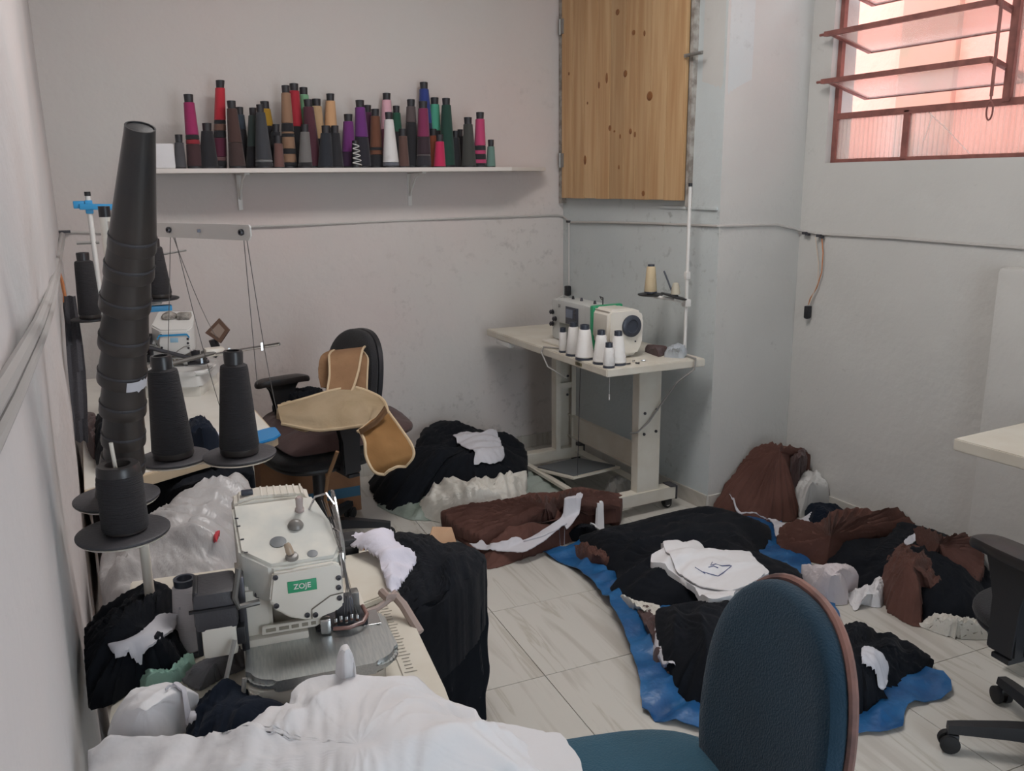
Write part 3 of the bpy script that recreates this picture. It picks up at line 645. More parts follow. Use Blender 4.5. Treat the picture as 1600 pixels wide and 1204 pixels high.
# cones on table: (x,y,h,r_bottom,r_top)
def wcone(label, x, y, h, rb, rtp, group='white thread cones on the back table', m=None, z=0):
    t = thing('thread_cone', label, 'thread', tuple(tw(x, y, z)), 0, group)
    MB().lathe([(rb, 0), (rb, .006), (rb*.9, .008), (rtp*.8, h-.022), (rtp*.9, h-.021), (rtp*.86, h), (rtp*.6, h), (rtp*.55, h-.01)], n=24).build('core', M_screen, t)
    MB().lathe([(rb*.93, .010), (rb*1.0, .014), (rtp*1.12, h-.026), (rtp*.95, h-.021)], n=24).build('thread', m or M_thread_w, t); return t
wcone('slim white thread spool, leftmost of the white cones on the back table', .03, .425, .118, .019, .016)
wcone('white thread cone second from the left, half hidden behind a bigger one', .035, .338, .155, .035, .020)
wcone('largest white thread cone in the middle of the row on the back table', .035, .238, .158, .043, .024)
wcone('white thread cone just left of the machine housing', .046, .118, .150, .037, .020)
wcone('small white thread cone standing at the very corner of the back table', .030, .030, .110, .026, .018)
wcone('white thread cone behind the small corner one', .098, .062, .150, .037, .020)
# thread stand on the table
ts = thing('thread_stand', 'white pole thread stand with two black dishes at the right end of the back table', 'thread stand', tuple(tw(.485, .09)), TR)
MB().cyl((0, 0, 0), (0, 0, .757), .008, n=12).build('pole', M_whitep, ts); MB().cyl((0, 0, .757), (0, 0, .772), .0095, n=12).build('pole_cap', M_blackp, ts)
MB().box((0, 0, .24), (.032, .032, .035), bev=.006).build('clamp', M_whitep, ts)
MB().box((0, 0, .365), (.022, .022, .035), bev=.004).build('collar', M_whitep, ts)
MB().tube([(0, 0, .245), (-.05, .07, .255), (-.07, .18, .258)], .008, 8).tube([(0, 0, .245), (-.045, .03, .26)], .007, 8).build('arm', M_whitep, ts)
def dish(parent, c, r, tilt=(0, 0, 1), m=None, name='spool_dish'):
    a = Vector(tilt).normalized(); pr = [(r*.2, -.004), (r*.94, -.002), (r, .001), (r, .004), (r*.93, .006), (r*.3, .003), (r*.28, .012), (.006, .012)]
    return MB().lathe(pr, c, n=40, axis=a).build(name, m or M_greyp, parent)
d_ = dish(ts, (-.07, .18, .262), .060, m=M_blackp); d2 = dish(ts, (-.045, .035, .268), .062, (.25, -.1, 1), m=M_blackp)
MB().tube([(-.045, .035, .27), (-.085, .06, .385)], .004, 6).build('spool_pin', M_dsteel, d2)
MB().lathe([(.022, 0), (.018, .03), (.012, .05), (.006, .052)], (-.04, .03, .28), n=14).build('pin_cushion', mat('yellowed_plastic', '#b9b2a0', .6), d2)
t = thing('thread_cone', 'beige thread cone on the left black dish of the back table stand', 'thread', tuple(tw(.415, .27, .272)), 0)
MB().lathe([(.030, 0), (.030, .004), (.016, .125), (.016, .133), (.008, .133)], n=20).build('core', M_screen, t); MB().lathe([(.028, .004), (.030, .008), (.0205, .118), (.017, .124)], n=24).build('thread', M_beige_t, t)
# ------------------------------------------------------------------ plug and socket on the cable by the alcove
sk = thing('hanging_socket', 'black inline socket hanging at the alcove corner above the sewing machine', 'socket', atx(888, 455, XA-.03))
MB().tube([atx(889, y, XA-.02) for y in (348, 380, 410, 445)], .0035, 6).build('wire', mat('white_wire', '#c9c6c2', .5), sk, world=True)
p = atx(887, 454, XA-.03); MB().box(p, (.03, .034, .058), bev=.008).build('socket_body', M_blackp, sk, world=True)
cbl = thing('power_cable', 'white power lead looping down from the black socket to the machine', 'cable', atx(886, 462, XA-.03))
pts = [atx(887, 464, XA-.03), atx(880, 462, XA-.08), atx(871, 466, XA-.12), atx(868, 480, XA-.16), atx(866, 500, XA-.2), atx(868, 520, XA-.25)]
MB().tube(pts, .0035, 6).build('lead', mat('white_wire', '#c9c6c2'), cbl, world=True)
cbl = thing('power_cable', 'grey power lead trailing over the long edge of the back table', 'cable', tw(.05, .52))
pts = [tw(.09, .43, .008), tw(.04, .50, .006), tw(.0, .56, .006), tw(-.012, .56, -.02), tw(-.01, .50, -.08), tw(.05, .42, -.13)]
MB().tube(pts, .004, 6).build('lead', M_wire, cbl, world=True)
cbl = thing('power_cable', 'grey power lead hanging off the right end of the back table and across its leg', 'cable', tw(.45, -.02))
pts = [tw(.47, .16, .006), tw(.455, .05, .008), tw(.45, -.035, .006), tw(.44, -.04, -.04), tw(.38, .0, -.10), tw(.36, .09, -.22), tw(.30, .10, -.30), tw(.245, .11, -.345), tw(.235, .15, -.36)]
MB().tube(pts, .0045, 6).build('lead', M_wire, cbl, world=True)
# ================================================================== OVERLOCK MACHINES
def rrect(x0, y0, x1, y1, r, n=5, corners=(1, 1, 1, 1)):
    P = []
    for (cx, cy, a0, on) in ((x1-r, y0+r, -90, corners[0]), (x1-r, y1-r, 0, corners[1]), (x0+r, y1-r, 90, corners[2]), (x0+r, y0+r, 180, corners[3])):
        if on: P += [(cx+r*cos(radians(a0+90*k/n)), cy+r*sin(radians(a0+90*k/n))) for k in range(n+1)]
        else: P.append((x1 if cx > (x0+x1)/2 else x0, y0 if a0 in (-90, 180) else y1))
    return P
def overlock(label, loc, rz, near=True):
    t = thing('overlock_machine', label, 'sewing machine', loc, rz)
    body = M_ivory if near else mat('white_enamel', '#d3d2cf', .4)
    topz = lambda x, y: .205+.33*(max(y, .1)-.1)
    b_ = MB(); b_.prism(rrect(.002, .004, .215, .30, .018), .0, .046, bev=.004); b_.build('base_casing', body, t)
    b_ = MB(); b_.prism(rrect(.0, .0, .240, .165, .045, n=8, corners=(1, 0, 0, 1)), .043, .062, bev=.007); b_.build('cloth_plate', M_steel if near else body, t)
    if near:
        MB().box((.212, .145, .0625), (.03, .05, .002), bev=.0005).build('needle_plate', M_chrome, t, smooth=False)
        lettering('8', .012, M_blackp, t, Matrix.Translation((.222, .12, .0632)), .0001)
        MB().box((.05, .14, .068), (.11, .05, .014), bev=.003).build('rear_ledge', body, t)
    # head body
    plan = [(.006, .145), (.052, .102), (.156, .102), (.168, .125), (.162, .175), (.140, .262), (0.0, .262)]
    b_ = MB(); b_.prism(plan, lambda x, y: (.14 if x < .06 else .118), topz, bev=.005); b_.build('head', M_dusty if near else body, t)
    b_ = MB(); b_.prism([(-.004, .13), (.05, .13), (.055, .26), (-.004, .26)], .05, .16, bev=.006).prism([(.05, .19), (.14, .19), (.14, .26), (.05, .26)], .05, .13, bev=.004); b_.build('column', body, t)
    # front cover: polygon in xz, rounded lower edge
    fc = [(.054, .196), (.152, .199), (.162, .192), (.163, .122), (.150, .112), (.120, .106), (.103, .105), (.075, .115), (.052, .135), (.046, .150)]
    b_ = MB(); b_.prism(fc, -.006, .006, m=Matrix.Translation((0, .099, 0)) @ XY, bev=.003); cv = b_.build('front_cover', body, t)
    MB().tube([(.110, .0915, .108), (.111, .0915, .124), (.142, .0915, .143), (.163, .0915, .145)], .0009, 5).build('cover_joint', mat('joint_shadow_paint', '#6f695f', .8), cv)
    for x, z in ((.058, .189), (.056, .140), (.103, .115), (.116, .113), (.157, .172), (.156, .155), (.1565, .136)):
        MB().lathe([(.0045, 0), (.0045, .002), (.0022, .0022), (.0020, .0008)], (x, .093, z), n=12, axis=(0, -1, 0)).build('screw', M_dsteel, cv)
    if near:
        bd = MB().box((.0985, .0925, .168), (.046, .0015, .020), bev=.0007).build('badge', M_green, cv)
        lettering('ZOJE', .0125, M_whitep, bd, Matrix.Translation((.0985, .0914, .168)) @ Matrix.Rotation(pi/2, 4, 'X'), .0003)
        # rear cover with ribs and stripes
        prof = [(.0, .12), (.136, .12), (.136, .245), (.130, .258), (.112, .264), (.04, .268), (.008, .262), (.0, .25)]
        b_ = MB(); b_.prism(prof, -.028, .028, m=Matrix.Translation((0, .290, 0)) @ XY, bev=.006); rc = b_.build('rear_cover', body, t)
        for k in range(7):
            x = .052+.0115*k; MB().box((x, .29, .2665-.0006*k), (.0035, .05, .004), bev=.0012).build('rib', body, rc)
        b_ = MB(); b_.box((.03, .2605, .2435), (.058, .003, .0085)); b_.build('grey_stripe', M_gstripe, rc, smooth=False)
        b_ = MB(); b_.prism([(.055, .239), (.131, .239), (.131, .248), (.072, .248)], -.0018, .0018, m=Matrix.Translation((0, .2605, 0)) @ XY); b_.build('green_stripe', M_green, rc, smooth=False)
        b_ = MB(); b_.prism([(.062, .2415), (.127, .2405), (.129, .2455), (.075, .246)], -.0008, .0008, m=Matrix.Translation((0, .258, 0)) @ XY); b_.build('pale_stripe', M_green2, rc, smooth=False)
        MB().box((.028, .285, .270), (.020, .016, .006), bev=.001).build('filler_cap', M_screen, rc)
        # things on top (plane tilted like the head)
        nrm = Vector((0, -.313, .95))
        def onTop(x, y, dz=0): return (x, y, topz(x, y)+dz)
        MB().lathe([(.0125, 0), (.0135, .002), (.011, .007), (.006, .011), (.002, .012)], onTop(.101, .187), n=20, axis=nrm).build('oil_gauge', mat('smoky_plastic', '#77736e', .3), t)
        MB().lathe([(.0135, 0), (.0135, .0012), (.002, .0018)], onTop(.069, .154), n=24, axis=nrm).build('rubber_plug', M_gstripe, t)
        MB().lathe([(.0085, 0), (.0085, .001), (.002, .0014)], onTop(.120, .116), n=20, axis=nrm).build('rubber_plug', M_gstripe, t)
        kb = MB().lathe([(.0105, 0), (.0105, .003), (.009, .006), (.0065, .0065)], onTop(.087, .114), n=20, axis=nrm).build('knob_base', mat('smoky_plastic', '#77736e'), t)
        MB().lathe([(.006, .006), (.0065, .012), (.0055, .022), (.004, .025)], onTop(.087, .114), n=16, axis=Vector((-.25, .2, .95))).build('amber_sight_tube', mat('amber_plastic', '#a5937f', .25), kb)
        MB().lathe([(.008, 0), (.008, .004), (.006, .006), (.0065, .026), (.004, .03)], onTop(.112, .225), n=16, axis=nrm).build('clear_knob', mat('pinkish_clear_plastic', '#a89a96', .15), t)
        for x, y in ((.007, .225), (.009, .205), (.013, .172), (.017, .140)): MB().box(onTop(x, y, .0005), (.006, .003, .001)).build('slot_screw', M_dsteel, t, smooth=False)
        # clear guard on the right side and thread paths
        b_ = MB(); b_.prism([(.262, .262), (.240, .268), (.215, .262), (.17, .235), (.135, .215), (.12, .19), (.118, .15), (.14, .16), (.19, .19), (.24, .215)], -.0012, .0012, m=Matrix.Translation((.172, 0, 0)) @ Matrix(((0, 0, 1, 0), (1, 0, 0, 0), (0, 1, 0, 0), (0, 0, 0, 1)))); g_ = b_.build('clear_guard', M_clear, t, smooth=False)
        b_ = MB(); b_.tube([(.172, .262, .262), (.173, .240, .269), (.173, .215, .263), (.173, .17, .236), (.173, .135, .215), (.172, .12, .19)], .0022, 6); b_.build('guard_edge', M_chrome, g_)
        b_ = MB()
        b_.tube([(.128, .225, .246), (.140, .225, .268), (.158, .215, .275), (.168, .19, .262)], .002, 6); b_.build('thread_guide', M_chrome, t)
        MB().tube([(.16, .15, .235), (.168, .13, .235), (.170, .125, .21), (.169, .112, .19), (.169, .108, .165)], .0022, 6).build('thread_guide', M_chrome, t)
        for k in range(5):
            MB().tube([(.150+.004*k, .22-.01*k, .262), (.158+.003*k, .16, .235), (.166+.001*k, .105, .20-.004*k), (.170+.001*k, .105, .15), (.165+.006*k, .13, .078)], .0006, 4).build('needle_thread', M_thr, t)
        MB().box((.166, .115, .185), (.008, .012, .045), bev=.002).build('guide_plate', M_chrome, t)
    else:
        b_ = MB(); b_.prism([(.05, .190), (.156, .193), (.165, .180), (.163, .174), (.155, .186), (.05, .183), (.044, .170), (.040, .175)], -.0012, .0012, m=Matrix.Translation((0, .0915, 0)) @ XY); b_.build('blue_stripe', M_blue_d, cv, smooth=False)
        MB().box((.105, .0925, .168), (.030, .0012, .018), bev=.0005).build('badge', mat('pale_blue_print', '#8fb5cc', .5), cv)
        MB().lathe([(.03, 0), (.032, .01), (.025, .02), (.01, .028)], (.06, .21, .235), n=16).box((.12, .20, .245), (.05, .04, .03), bev=.006).build('lint_covered_tension_unit', mat('lint', '#a8a39b', .95, hex2='#6b6661', scale=40, bump=.8), t)
    # slotted lever / vent bar, presser foot and looper cover
    b_ = MB(); b_.prism([(.030, .078), (.118, .078), (.130, .084), (.128, .092), (.116, .0925), (.032, .093)], -.003, .003, m=Matrix.Translation((0, .122, 0)) @ XY, bev=.001); vb = b_.build('slotted_bar', body, t, smooth=False)
    for x, w in ((.045, .016), (.066, .016), (.084, .012), (.100, .010), (.114, .008)): MB().box((x, .1185, .0855), (w, .0015, .006), bev=.0006).build('slot', mat('slot_grey', '#8c8577', .7), vb, smooth=False)
    MB().prism([(.118, .125), (.205, .125), (.212, .16), (.20, .20), (.118, .20)], .062, .068, bev=.002).build('looper_cover', M_dsteel, t)
    MB().box((.133, .118, .078), (.018, .014, .028), bev=.004).build('chrome_shield', M_chrome, t)
    MB().box((.168, .138, .092), (.03, .022, .05), bev=.003).cyl((.160, .13, .066), (.160, .13, .12), .003, n=8).cyl((.172, .13, .066), (.172, .13, .12), .003, n=8).build('needle_clamp', M_dsteel, t)
    b_ = MB(); b_.box((.190, .165, .085), (.014, .022, .05), bev=.003); b_.build('presser_arm', mat('grey_steel', '#6e6c69', .45, .6), t)
    b_ = MB(); b_.tube([(.145, .110, .073), (.170, .103, .074), (.195, .112, .075), (.205, .13, .078), (.202, .16, .08)], .0035, 8); b_.build('presser_foot', M_copper if near else M_dsteel, t)
    for k in range(5): MB().box((.150+.009*k, .118, .082+.003*(k % 2)), (.005, .006, .012), bev=.001).build('foot_clip', M_chrome, t)
    # motor and handwheel on the left
    b_ = MB(); b_.box((-.036, .13, .148), (.066, .085, .066), bev=.010); mt = b_.build('motor', M_greyp, t)
    MB().box((-.040, .086, .155), (.07, .006, .004)).build('motor_seam', M_blackp, mt, smooth=False)
    MB().box((-.034, .120, .106), (.054, .062, .076), bev=.008).build('motor_cover', body, t)
    MB().box((-.064, .128, .128), (.008, .07, .11), bev=.003).build('mount_plate', M_blackp, t)
    MB().box((-.006, .118, .098), (.022, .05, .03), bev=.003).build('connector', M_blackp, t)
    MB().box((.004, .125, .125), (.012, .03, .13), bev=.003).build('side_bracket', M_dsteel, t)
    MB().tube([(.004, .09, .215), (-.006, .085, .17), (-.002, .09, .15), (.03, .1, .148)], .005, 8).build('pivot_lever', mat('grey_steel', '#6e6c69'), t)
    MB().lathe([(.006, 0), (.006, .004), (.003, .005)], (.030, .13, .148), n=12, axis=(0, -1, 0)).build('screw', M_dsteel, t)
    MB().tube([(-.012, .08, .10), (-.03, .05, .05), (-.028, .03, .02), (-.01, .02, .012), (-.002, .03, .06)], .004, 6).build('hose', M_wire, t)
    return t
O1 = (.187, 1.21, .7505); R1 = radians(-9.5)
M1 = Matrix.Translation(Vector(O1)) @ Matrix.Rotation(R1, 4, 'Z')
def m1(x, y, z=0): return M1 @ Vector((x, y, z))
# near table
nt_ = thing('sewing_table', 'near cream work table under the green badged overlock machine', 'table', (m1(.1, .1).x, m1(.1, .1).y, 0), R1)
MB().prism([tuple((m1(x, y)).xy) for x, y in ((-.175, -.45), (.285, -.45), (.304, -.01), (.302, .30), (.300, .575), (-.215, .59), (-.205, .1))], .714, .75, bev=.003).build('tabletop', M_cream, nt_, world=True, smooth=False)
for x, y in ((-.15, -.3), (.22, -.3), (-.15, .5), (.22, .5)):
    a = m1(x, y); MB().box((a.x, a.y, .36), (.05, .05, .71), bev=.004).build('leg', M_cream, nt_, world=True, smooth=False)
b_ = MB(); 
for k in range(26):
    y = .33-.011*k; L_ = .022 if k % 5 == 0 else .013
    q = m1(.275+.0*k, y, .0006); 
    rul = MB().box(m1(.262-.0*k, y, .0006), (L_, .0012, .0006), rot=Matrix.Rotation(R1, 3, 'Z')); rul.build('ruler_mark', mat('faded_grey_print', '#8f8a80', .8), nt_, world=True, smooth=False)
MB().box(m1(.247, .19, .0005), (.0012, .30, .0006), rot=Matrix.Rotation(R1, 3, 'Z')).build('ruler_line', mat('faded_grey_print', '#8f8a80'), nt_, world=True, smooth=False)
MB().prism([tuple((m1(x, y)).xy) for x, y in ((.205, .29), (.285, .325), (.290, .54), (.212, .53))], .7503, .764, bev=.003).build('raised_extension_board', M_cream, nt_, world=True, smooth=False)
ov1 = overlock('large cream overlock machine with a green badge on the near table', O1, R1)
# cone beside the motor
c_ = m1(-.088, .255); t = thing('thread_cone', 'white thread cone standing left of the overlock motor on the near table', 'thread', (c_.x, c_.y, .751), 0)
MB().lathe([(.031, 0), (.031, .008), (.020, .012), (.018, .128), (.0185, .138), (.013, .138), (.012, .12)], n=24).build('core', M_screen, t); MB().lathe([(.027, .008), (.030, .014), (.0215, .122), (.019, .126)], n=24).build('thread', mat('lilac_white_thread', '#c9c5c9', .85, bump=.3, bscale=40, stretch=(1, 1, 14)), t)
# presser/knee pieces on far side
bb = thing('control_box', 'small black switch box on the far edge of the near table', 'switch', tuple(m1(.225, .562, .0)), R1)
MB().box((0, 0, .022), (.055, .05, .044), bev=.004).build('box', M_blackp, bb); MB().box((0, -.026, .028), (.04, .003, .006)).build('ridge', M_greyp, bb, smooth=False)
# ------------------------------------------------------------------ thread stand of the near table with its black cones
ns = thing('thread_stand', 'near cream thread stand with four black dishes at the left wall', 'thread stand', tuple(m1(-.165, .31)))
ps = m1(-.150, .30); 
MB().cyl((ps.x, ps.y, .75), (ps.x, ps.y, 1.0), .0085, n=14).build('pole', M_ivory, ns, world=True)
D1, D2, D3, D4 = atk(193, 832, 1.42), atk(183, 778, 1.53), atk(272, 716, 1.72), atk(375, 711, 1.70)
zz = .985
pu = atk(162, 322, 1.62)
MB().cyl((pu.x, pu.y, .99), (pu.x, pu.y, pu.z-.02), .010, n=14).build('upper_pole', M_ivory, ns, world=True); MB().cyl((pu.x, pu.y, pu.z-.02), (pu.x, pu.y, pu.z), .0105, n=12).build('pole_cap', M_blackp, ns, world=True)
b_ = MB(); 
for D in (D1, D2, D3, D4): b_.tube([(pu.x, pu.y, 1.0), (D.x, D.y, D.z-.009)], .006, 8)
b_.tube([(ps.x, ps.y, .99), (pu.x, pu.y, .995)], .009, 8); b_.build('dish_arms', M_ivory, ns, world=True)
for D, r in ((D1, .073), (D2, .072), (D3, .069), (D4, .070)):
    dl = MW[ns.name].inverted() @ D; ds = dish(ns, dl, r); 
    MB().lathe([(r*.5, -.007), (r*.93, -.005), (r*.985, -.001), (r*.95, -.001)], dl, n=40).build('pale_rim', M_ivory, ds)
# top rail with eyelets
RA, RB = atk(392, 363, 1.36), Vector((pu.x, pu.y, pu.z-.04)); 
rd = (RA-RB).normalized(); rb_ = MB()
q = Matrix((rd, Vector((0, 0, 1)).cross(rd).normalized(), Vector((0, 0, 1)))).transposed(); Lr = (RA-RB).length
mrail = Matrix.Translation(RB) @ q.to_4x4()
rb_.prism([(0, -.013), (Lr-.006, -.013), (Lr, -.006), (Lr, .008), (Lr-.003, .012), (0, .012)], -.0015, .0015, m=mrail @ XY)
rl = rb_.build('guide_rail', mat('white_painted_metal', '#cfcbc6', .4), ns, world=True, smooth=False)
for f in (.49, .69, .955):
    c = RB+rd*Lr*f; b_ = MB(); nr = -(q @ Vector((0, 1, 0))); nr = nr if nr.y < 0 else -nr
    if f != .69: b_.lathe([(.0045, 0), (.0055, .003), (.0045, .006), (.0025, .006), (.002, .002)], c+nr*.001, n=14, axis=nr)
    else: b_.box(c+nr*.003, (.005, .005, .005))
    b_.build('eyelet', M_dsteel, rl, world=True) if False else b_.build('eyelet', M_dsteel, ns, world=True)
def thr(p, q_, sag=.02):
    p = Vector(p); q_ = Vector(q_); return MB().tube([p.lerp(q_, k/6)+Vector((0, 0, -sag*sin(pi*k/6))) for k in range(7)], .0007, 4).build('thread_strand', M_thr, ns, world=True)
E1 = RB+rd*Lr*.955; E2 = RB+rd*Lr*.49
thr(E1, atk(402, 600, 1.62), .0); thr(E1+Vector((.004, 0, 0)), atk(432, 640, 1.75), .03); thr(E2, atk(262, 582, 1.78), 0); thr(E2, atk(340, 530, 2.4), .02); thr(E2+Vector((.004, 0, 0)), atk(345, 640, 1.9), .02)
def bcone(label, D, h, rb, rtp, tilt=(0, 0, 1), hollow=True, thread=True, group='black cones on the near thread stand', z0=.006):
    t = thing('thread_cone', label, 'thread', tuple(D+Vector((0, 0, z0))), 0, group); a = Vector(tilt).normalized()
    if thread:
        MB().lathe([(rb*.96, 0), (rb, .003), (rb, .012), (rb*.9, .014), (rtp*.74, h-.026), (rtp*.78, h-.004), (rtp*.72, h), (rtp*.52, h), (rtp*.5, h-.03), (.002, h-.032)], n=32, axis=a).build('core', M_spool, t)
        MB().lathe([(rb*.97, .010), (rb*1.03, .016), (rtp*1.10, h-.036), (rtp*1.04, h-.029), (rtp*.8, h-.026)], n=32, axis=a).build('thread', M_thread_b, t)
    return t
bcone('black thread cone on the left one of the two right hand dishes', D3, .205, .039, .026, (-.02, 0, 1))
bcone('black thread cone on the rightmost dish of the near stand', D4, .205, .037, .024, (0.02, 0, 1))
t = thing('thread_cone', 'stubby dull black cone on the lowest dish of the near stand', 'thread', tuple(D1+Vector((.004, 0, .006))), 0, 'black cones on the near thread stand')
MB().lathe([(.034, 0), (.034, .10), (.033, .110), (.031, .113), (.020, .113), (.018, .102), (.004, .10)], n=32).build('core', M_spool, t); MB().lathe([(.036, .004), (.0365, .008), (.0355, .092), (.034, .097)], n=32).build('thread', M_thread_b, t)
MB().cyl((-.003, 0, .088), (-.006, 0, .15), .0032, n=8).build('pin', M_ivory, t)
# leaning stack of empty cones
A0 = D2+Vector((0, 0, .008)); ys = (688, 592, 480, 388); 
def axis_pt(y):
    f = (778-y)/(778-198.0); k = 1.53-.31*f; x = (193, 192, 190, 193, 206, 218)
    import bisect
    ys_ = [778, 690, 594, 480, 390, 198]; xs_ = [194, 193, 190.5, 195, 206, 219]; 
    for i in range(5):
        if ys_[i+1] <= y <= ys_[i]:
            g_ = (ys_[i]-y)/(ys_[i]-ys_[i+1]); return atk(xs_[i]+(xs_[i+1]-xs_[i])*g_, y, k)
    return atk(219, y, k)
lv = [778, 735, 690, 643, 594, 540, 481, 430, 388]; rbs = [.0345, .0350, .0355, .037, .0385, .0385, .0385, .0370, .0350]
names = ['empty black cone at the very bottom of the leaning stack', 'second empty black cone from the bottom of the leaning stack', 'third empty black cone from the bottom of the leaning stack', 'empty black cone just below the one with the torn sticker', 'empty black cone of the stack with a torn white sticker at its rim', 'empty black cone just above the one with the torn sticker', 'third empty black cone from the top of the leaning stack', 'empty black cone right under the top one of the leaning stack', 'topmost empty black cone crowning the tall leaning stack']
for i in range(9):
    p = axis_pt(lv[i])
    if i == 0: p = A0.copy()
    last = i == 8
    tgt = axis_pt(max(198, lv[i]-190)); ax = (tgt-p).normalized(); h = .172 if not last else (axis_pt(198)-p).length; rb = rbs[i]; rtp = rb*(.60 if last else .66)
    if last: nl = .16
    else: nl = (axis_pt(lv[i+1])-p).length + .03
    t = thing('empty_cone', names[i], 'thread cone', tuple(p), 0, 'leaning stack of empty black cones')
    rN = rb*.97+(rtp-rb*.97)*min(1, nl/h)
    pr = [(rb*.93, .001), (rb*1.0, .0), (rb*1.02, .004), (rb*1.0, .018), (rb*.985, .02), (rb*.97, .024)]
    pr += [(rtp*1.02, h-.01), (rtp, h), (rtp*.9, h), (rtp*.86, h-.01), (rb*.85, .01)] if last else [(rN, nl), (rN*.9, nl), (rb*.85, .01)]
    MB().lathe(pr, n=36, axis=ax, cap=False).build('cone_shell', M_spool, t)
    MB().lathe([(rb*1.0, .019), (rb*1.018, .0215), (rb*.995, .024)], n=36, axis=ax, cap=False).build('rim_ridge', M_greyp, t)
    if last: MB().lathe([(rtp*.9, h-.002), (rtp*.55, h-.001), (.001, h-.001)], n=24, axis=ax).build('cap', M_blackp, t)
    if i == 4:
        lb = MB(); q_ = ax.to_track_quat('Z', 'Y'); P = []
        for a_ in range(13):
            ang = radians(-106+a_*5.0); row = []
            for k_, zz_ in enumerate((.0, .009, .018)):
                jag = .009*noise.noise(Vector((a_*1.9, zz_*100, 3))) if a_ > 5 else 0
                w = Vector((cos(ang), sin(ang), 0))*(rb*1.045); row.append(q_ @ (w+Vector((0, 0, .001+zz_+jag))))
            P.append(row)
        lb.grid(P); lb.build('torn_sticker', M_wht2, t)
# ================================================================== BACK LEFT TABLE with second overlock
t2 = thing('sewing_table', 'white work table with blue corner guards along the left and back walls', 'table', (.3, 3.3, 0))
def zline(x, y): return 0
MB().prism([(.012, 2.44), (.565, 2.69), (.592, 2.72), (.61, 3.95), (.062, 3.97)], .724, .757, bev=.002).build('tabletop', M_cardl if False else mat('beige_edge_board', '#b8a68c', .6), t2, world=True, smooth=False)
MB().prism([(.014, 2.46), (.56, 2.705), (.585, 2.735), (.603, 3.94), (.064, 3.96)], .757, .760).build('white_top_sheet', M_white_lam, t2, world=True, smooth=False)
b_ = MB(); b_.prism([(.40, 2.60), (.572, 2.675), (.60, 2.71), (.605, 2.80), (.585, 2.81), (.38, 2.72)], .754, .7625, bev=.003); b_.build('blue_corner_guard', mat('bright_blue_plastic', '#2079b3', .35), t2, world=True)
for x, y in ((.08, 2.62), (.5, 2.8), (.5, 3.8), (.1, 3.8)): MB().box((x, y, .365), (.04, .04, .72), bev=.003).build('leg', M_cream, t2, world=True, smooth=False)
ov2 = overlock('white overlock machine with a blue stripe on the back left table', (.262, 3.46, .800), radians(-24), near=False)
MB().box((.10, .14, -.022), (.22, .25, .044), bev=.006).build('raised_base', M_white_lam, ov2)
def gt(pts, r, m, nm, par=ov2): return MB().tube(pts, r, 8).build(nm, m, par, world=True)
j = atk(335, 549, 3.3)
mb = MB().box(j, (.07, .05, .03), bev=.006); mb.build('clamp_joint', M_ivory, ov2, world=True)
gt([atk(252, 572, 3.15), atk(345, 548, 3.3)], .0085, mat('grey_steel', '#6e6c69'), 'guide_rod'); gt([atk(338, 553, 3.28), atk(437, 537, 3.2)], .006, M_chrome, 'guide_rod'); gt([atk(226, 541, 3.3), atk(316, 564, 3.35)], .008, M_dsteel, 'guide_rod')
for (x, y, k) in ((358, 549, 3.26), (409, 541, 3.22), (268, 568, 3.18), (315, 561, 3.28)): MB().box(atk(x, y, k-.01), (.008, .008, .03)).build('peg', M_chrome, ov2, world=True, smooth=False)
# smoked lens lamp / eye guard
lg = thing('safety_shield', 'small square smoked plastic shield tilted up beside the blue striped machine', 'shield', tuple(atk(340, 540, 3.45)))
pc = atk(341, 515, 3.42); fx = (atk(354, 507, 3.4)-atk(336, 496, 3.45)); 
qq = [atk(321, 520, 3.42), atk(343, 497, 3.42), atk(359, 515, 3.42), atk(345, 536, 3.42)]
b_ = MB(); nn = (qq[1]-qq[0]).cross(qq[3]-qq[0]).normalized()*.006; A_ = [b_.bm.verts.new(p+nn) for p in qq]; B_ = [b_.bm.verts.new(p-nn) for p in qq]
b_.bm.faces.new(A_); b_.bm.faces.new(B_[::-1]); [b_.bm.faces.new((A_[i], B_[i], B_[(i+1) % 4], A_[(i+1) % 4])) for i in range(4)]
b_.build('frame', mat('brown_plastic', '#5e473a', .4), lg, world=True, smooth=False)
qc = sum(qq, Vector())/4; b_ = MB(); b_.bm.faces.new([b_.bm.verts.new(qc+(p-qc)*.6+(-nn if nn.y > 0 else nn)*1.3) for p in qq]); b_.build('lens', mat('lens_face', '#8f7f74', .2), lg, world=True, smooth=False)
b_ = MB(); b_.tube([atk(333, 530, 3.43), atk(338, 545, 3.44), atk(332, 556, 3.44)], .018, 8); b_.build('mount', M_blackp, lg, world=True)
# back stand with blue clip, cross arm, two dishes, cones
st2 = thing('thread_stand', 'white thread stand with blue guide clip behind the leaning cone stack', 'thread stand', (.16, 3.3, .76))
pa, pb_ = aty(137, 306, 3.3), aty(137, 306, 3.3); 
MB().cyl((pa.x, pa.y, .761), (pa.x, pa.y, pa.z), .0085, n=12).build('pole', M_whitep, st2, world=True); MB().cyl((pa.x, pa.y, pa.z), (pa.x, pa.y, pa.z+.014), .010, n=12).build('pole_cap', M_blackp, st2, world=True)
c1_ = aty(150, 322, 3.3); MB().box((pa.x, pa.y, c1_.z-.002), (.024, .024, .045), bev=.004).box((pa.x+.055, pa.y-.01, c1_.z-.003), (.17, .018, .02), rot=Matrix.Rotation(radians(2), 3, 'Y'), bev=.003).box((pa.x-.03, pa.y, c1_.z+.006), (.035, .016, .025), bev=.003).build('blue_clip', M_blue_d, st2, world=True)
